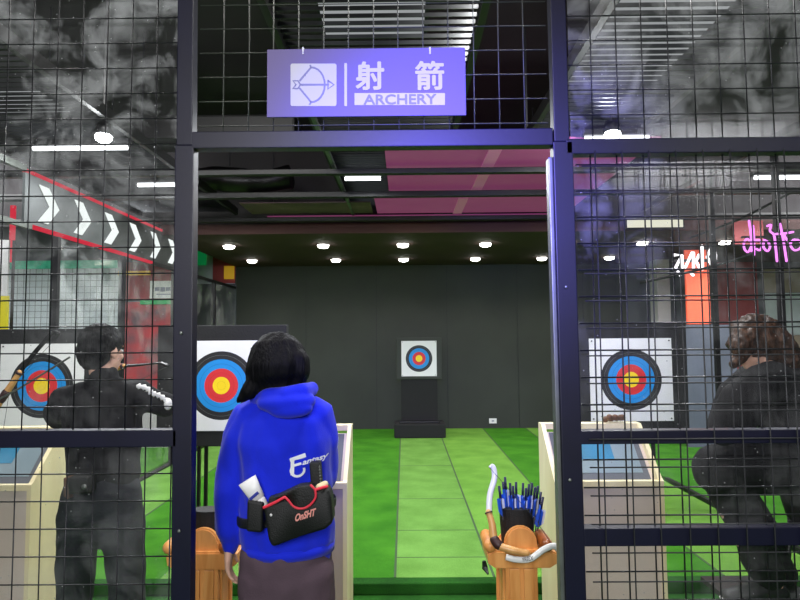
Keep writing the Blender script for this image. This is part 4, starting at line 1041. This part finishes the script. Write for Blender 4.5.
# ---- the seated person at the right edge
D = 2.95; fwd = Vector((-1, .0, 0)); rt = Vector((0, 1, 0))
J = dict(head=w(752, 345), neck=w(772, 375), chest=w(789, 400), waist=w(806, 435), pelvis=w(818, 462),
         shL=w(770, 382, -.17), elL=w(730, 424, -.19), wrL=w(744, 405, -.02), shR=w(770, 380, .17), elR=w(728, 420, .2), wrR=w(744, 405, .06))
J['hipL'] = w(812, 467, -.09); J['hipR'] = w(812, 467, .10)
J['knL'] = w(712, 470, -.11); J['knR'] = w(716, 468, .16)
J['anL'] = w(768, 585, -.11); J['anR'] = w(782, 585, .14)
J['ftL'] = Vector((-1, 0, 0)); J['ftR'] = Vector((-1, 0, 0))
hs = (Vector((-.93, .0, -.36)).normalized(), Vector((-.36, 0, .93)).normalized())
hands = {'L': (Vector((.3, .7, .5)), Vector((0, 1, 0)), Vector((-1, 0, 0)), .9), 'R': (Vector((.3, -.5, .5)), Vector((0, -1, 0)), Vector((-1, 0, 0)), .9)}
sit, Ls, Rs = person('person', 'person with messy brown hair and dark jacket sitting bent forward behind the right grid', J, fwd, rt, 1.0, hs, hands)
T = [([w(765, 372), w(772, 380), w(787, 398), w(800, 425), w(812, 452), w(818, 470)], [(.08, .09), (.17, .13), (.20, .155), (.20, .16), (.19, .16), (.17, .15)], rt),
     ([w(775, 378, -.12), w(762, 384, -.17), w(742, 404, -.19), w(726, 428, -.19)], [.08, .095, .098, .085], rt),
     ([w(726, 428, -.19), w(732, 412, -.10), w(742, 405, -.03)], [.085, .075, .06], rt),
     ([w(775, 376, .12), w(755, 378, .17), w(735, 395, .19), w(724, 424, .2)], [.08, .09, .09, .08], rt),
     ([w(724, 424, .2), w(732, 410, .12), w(742, 405, .07)], [.08, .07, .06], rt)]
cloth('jacket', T, M['jacket'], sit, .011, 5, (.02, 6), seed=11)
T = [([w(800, 455), w(816, 466), w(824, 478)], [(.16, .14), (.185, .15), (.16, .12)], rt),
     ([w(812, 467, -.09), w(770, 466, -.10), w(716, 470, -.11)], [(.125, .125), (.125, .125), (.105, .115)], rt),
     ([w(814, 466, .10), w(770, 464, .12), w(718, 467, .16)], [(.115, .115), (.115, .11), (.09, .098)], rt),
     ([w(720, 474, -.11), w(748, 525, -.11), w(768, 575, -.11)], [(.090, .092), (.082, .085), (.07, .075)], rt),
     ([w(724, 472, .15), w(758, 525, .14), w(782, 575, .14)], [(.088, .09), (.080, .082), (.07, .075)], rt)]
cloth('trousers', T, M['jacket'], sit, .011, 4, (.014, 7), seed=14)
for q in 'LR': shoe(sit, J['an'+q], J['ft'+q], rt)
bm = bmesh.new()
ball(bm, Ls(0, -.03, .03), (.105, .125, .11), 26, Rs)
ball(bm, Ls(0, -.08, -.03), (.10, .10, .10), 24, Rs)
tube(bm, [w(768, 340, -.02), w(782, 350, -.03), w(789, 362, -.03), w(793, 374, -.03)], [(.09, .08), (.09, .07), (.075, .05), (.03, .03)], 14, rt, round_ends=True)
tube(bm, [w(748, 335, -.07), w(740, 350, -.08), w(734, 362, -.08)], [.05, .045, .02], 12, rt, round_ends=True)
hair = obj('hair', bm, M['hairn'], sit, True); remesh(hair, .009, 3)
me = hair.data; nr = [v.normal.copy() for v in me.vertices]
for v, n in zip(me.vertices, nr): v.co += n*(.020*noise.noise(v.co*20) + .012*noise.noise(v.co*48))
xs_, zs_ = J['pelvis'].x+.02, J['pelvis'].z-.135
st = thing('bar_stool', 'black bar stool under the seated person at the right edge', 'stool', (xs_, D, 0))
bm = bmesh.new(); tube(bm, [(xs_, D, zs_-.05), (xs_, D, zs_)], [.18, .19], 28, round_ends=True); obj('seat', bm, M['black'], st, True)
foot = J['anL'].z-.078
for k in range(4):
    a = PI/4+k*PI/2; bm = bmesh.new(); tube(bm, [(xs_+.13*math.cos(a), D+.13*math.sin(a), zs_-.05), (xs_+.22*math.cos(a), D+.22*math.sin(a), 0)], .014, 10); obj('leg', bm, M['blackm'], st, True)
bm = bmesh.new(); B(bm, J['anL'].x-.16, xs_-.10, D-.16, D+.2, foot-.025, foot-.001); obj('footrest', bm, M['blackm'], st)

# ================================================================= LIGHT
light('hall_light', 'AREA', (-.5, -2.8, 2.95), 215, (.99, .98, 1), 2.0, rot=(math.radians(60), 0, 0))
light('hall_light', 'AREA', (2.6, -1.2, 3.2), 35, (.95, .96, 1), 1.2, rot=(math.radians(10), 0, 0))
light('blue_sign_spot', 'SPOT', (.10, .5, 2.38), 430, (.09, .06, 1), .12, rot=(math.radians(80), 0, math.radians(-3)), spot=1.0, blend=1.0)
light('bay_fill', 'AREA', (-1.45, 2.6, 3.7), 55, (1, .98, .95), .8, rot=(math.radians(12), 0, 0))  # added pair of unseen fills above the bays to brighten the console fronts
light('bay_fill', 'AREA', (.66, 2.6, 3.7), 60, (1, .98, .95), .5, rot=(math.radians(12), math.radians(-6), 0))
for x in (-4.6, 5.4): light('side_hall_fill', 'AREA', (x, 6.0, 3.8), 230, (.98, .99, 1), 2.0, rot=(math.radians(38), 0, 0))  # unseen fill for the side halls, tilted to brighten the frosted panels
for x in (-2.0, .25, 2.2): light('lane_light', 'AREA', (x, 6.3, 2.98), 11, (1, .98, .92), 1.0)

wd = bpy.data.worlds.new('World'); bpy.context.scene.world = wd; wd.use_nodes = True
wd.node_tree.nodes['Background'].inputs[0].default_value = (.62, .64, .70, 1); wd.node_tree.nodes['Background'].inputs[1].default_value = .3

cam = bpy.data.cameras.new('camera'); cam.sensor_width = 36; cam.lens = 27; cam.clip_start = .05
co = bpy.data.objects.new('camera', cam); C.objects.link(co); co.location = (0, 0, CAMZ); co.rotation_euler = CR.to_euler()
sc = bpy.context.scene; sc.camera = co
sc.view_settings.view_transform = 'Standard'; sc.view_settings.look = 'None'; sc.view_settings.gamma = 1; sc.view_settings.exposure = 0
sc.view_settings.use_curve_mapping = False
sc.cycles.transparent_max_bounces = 16
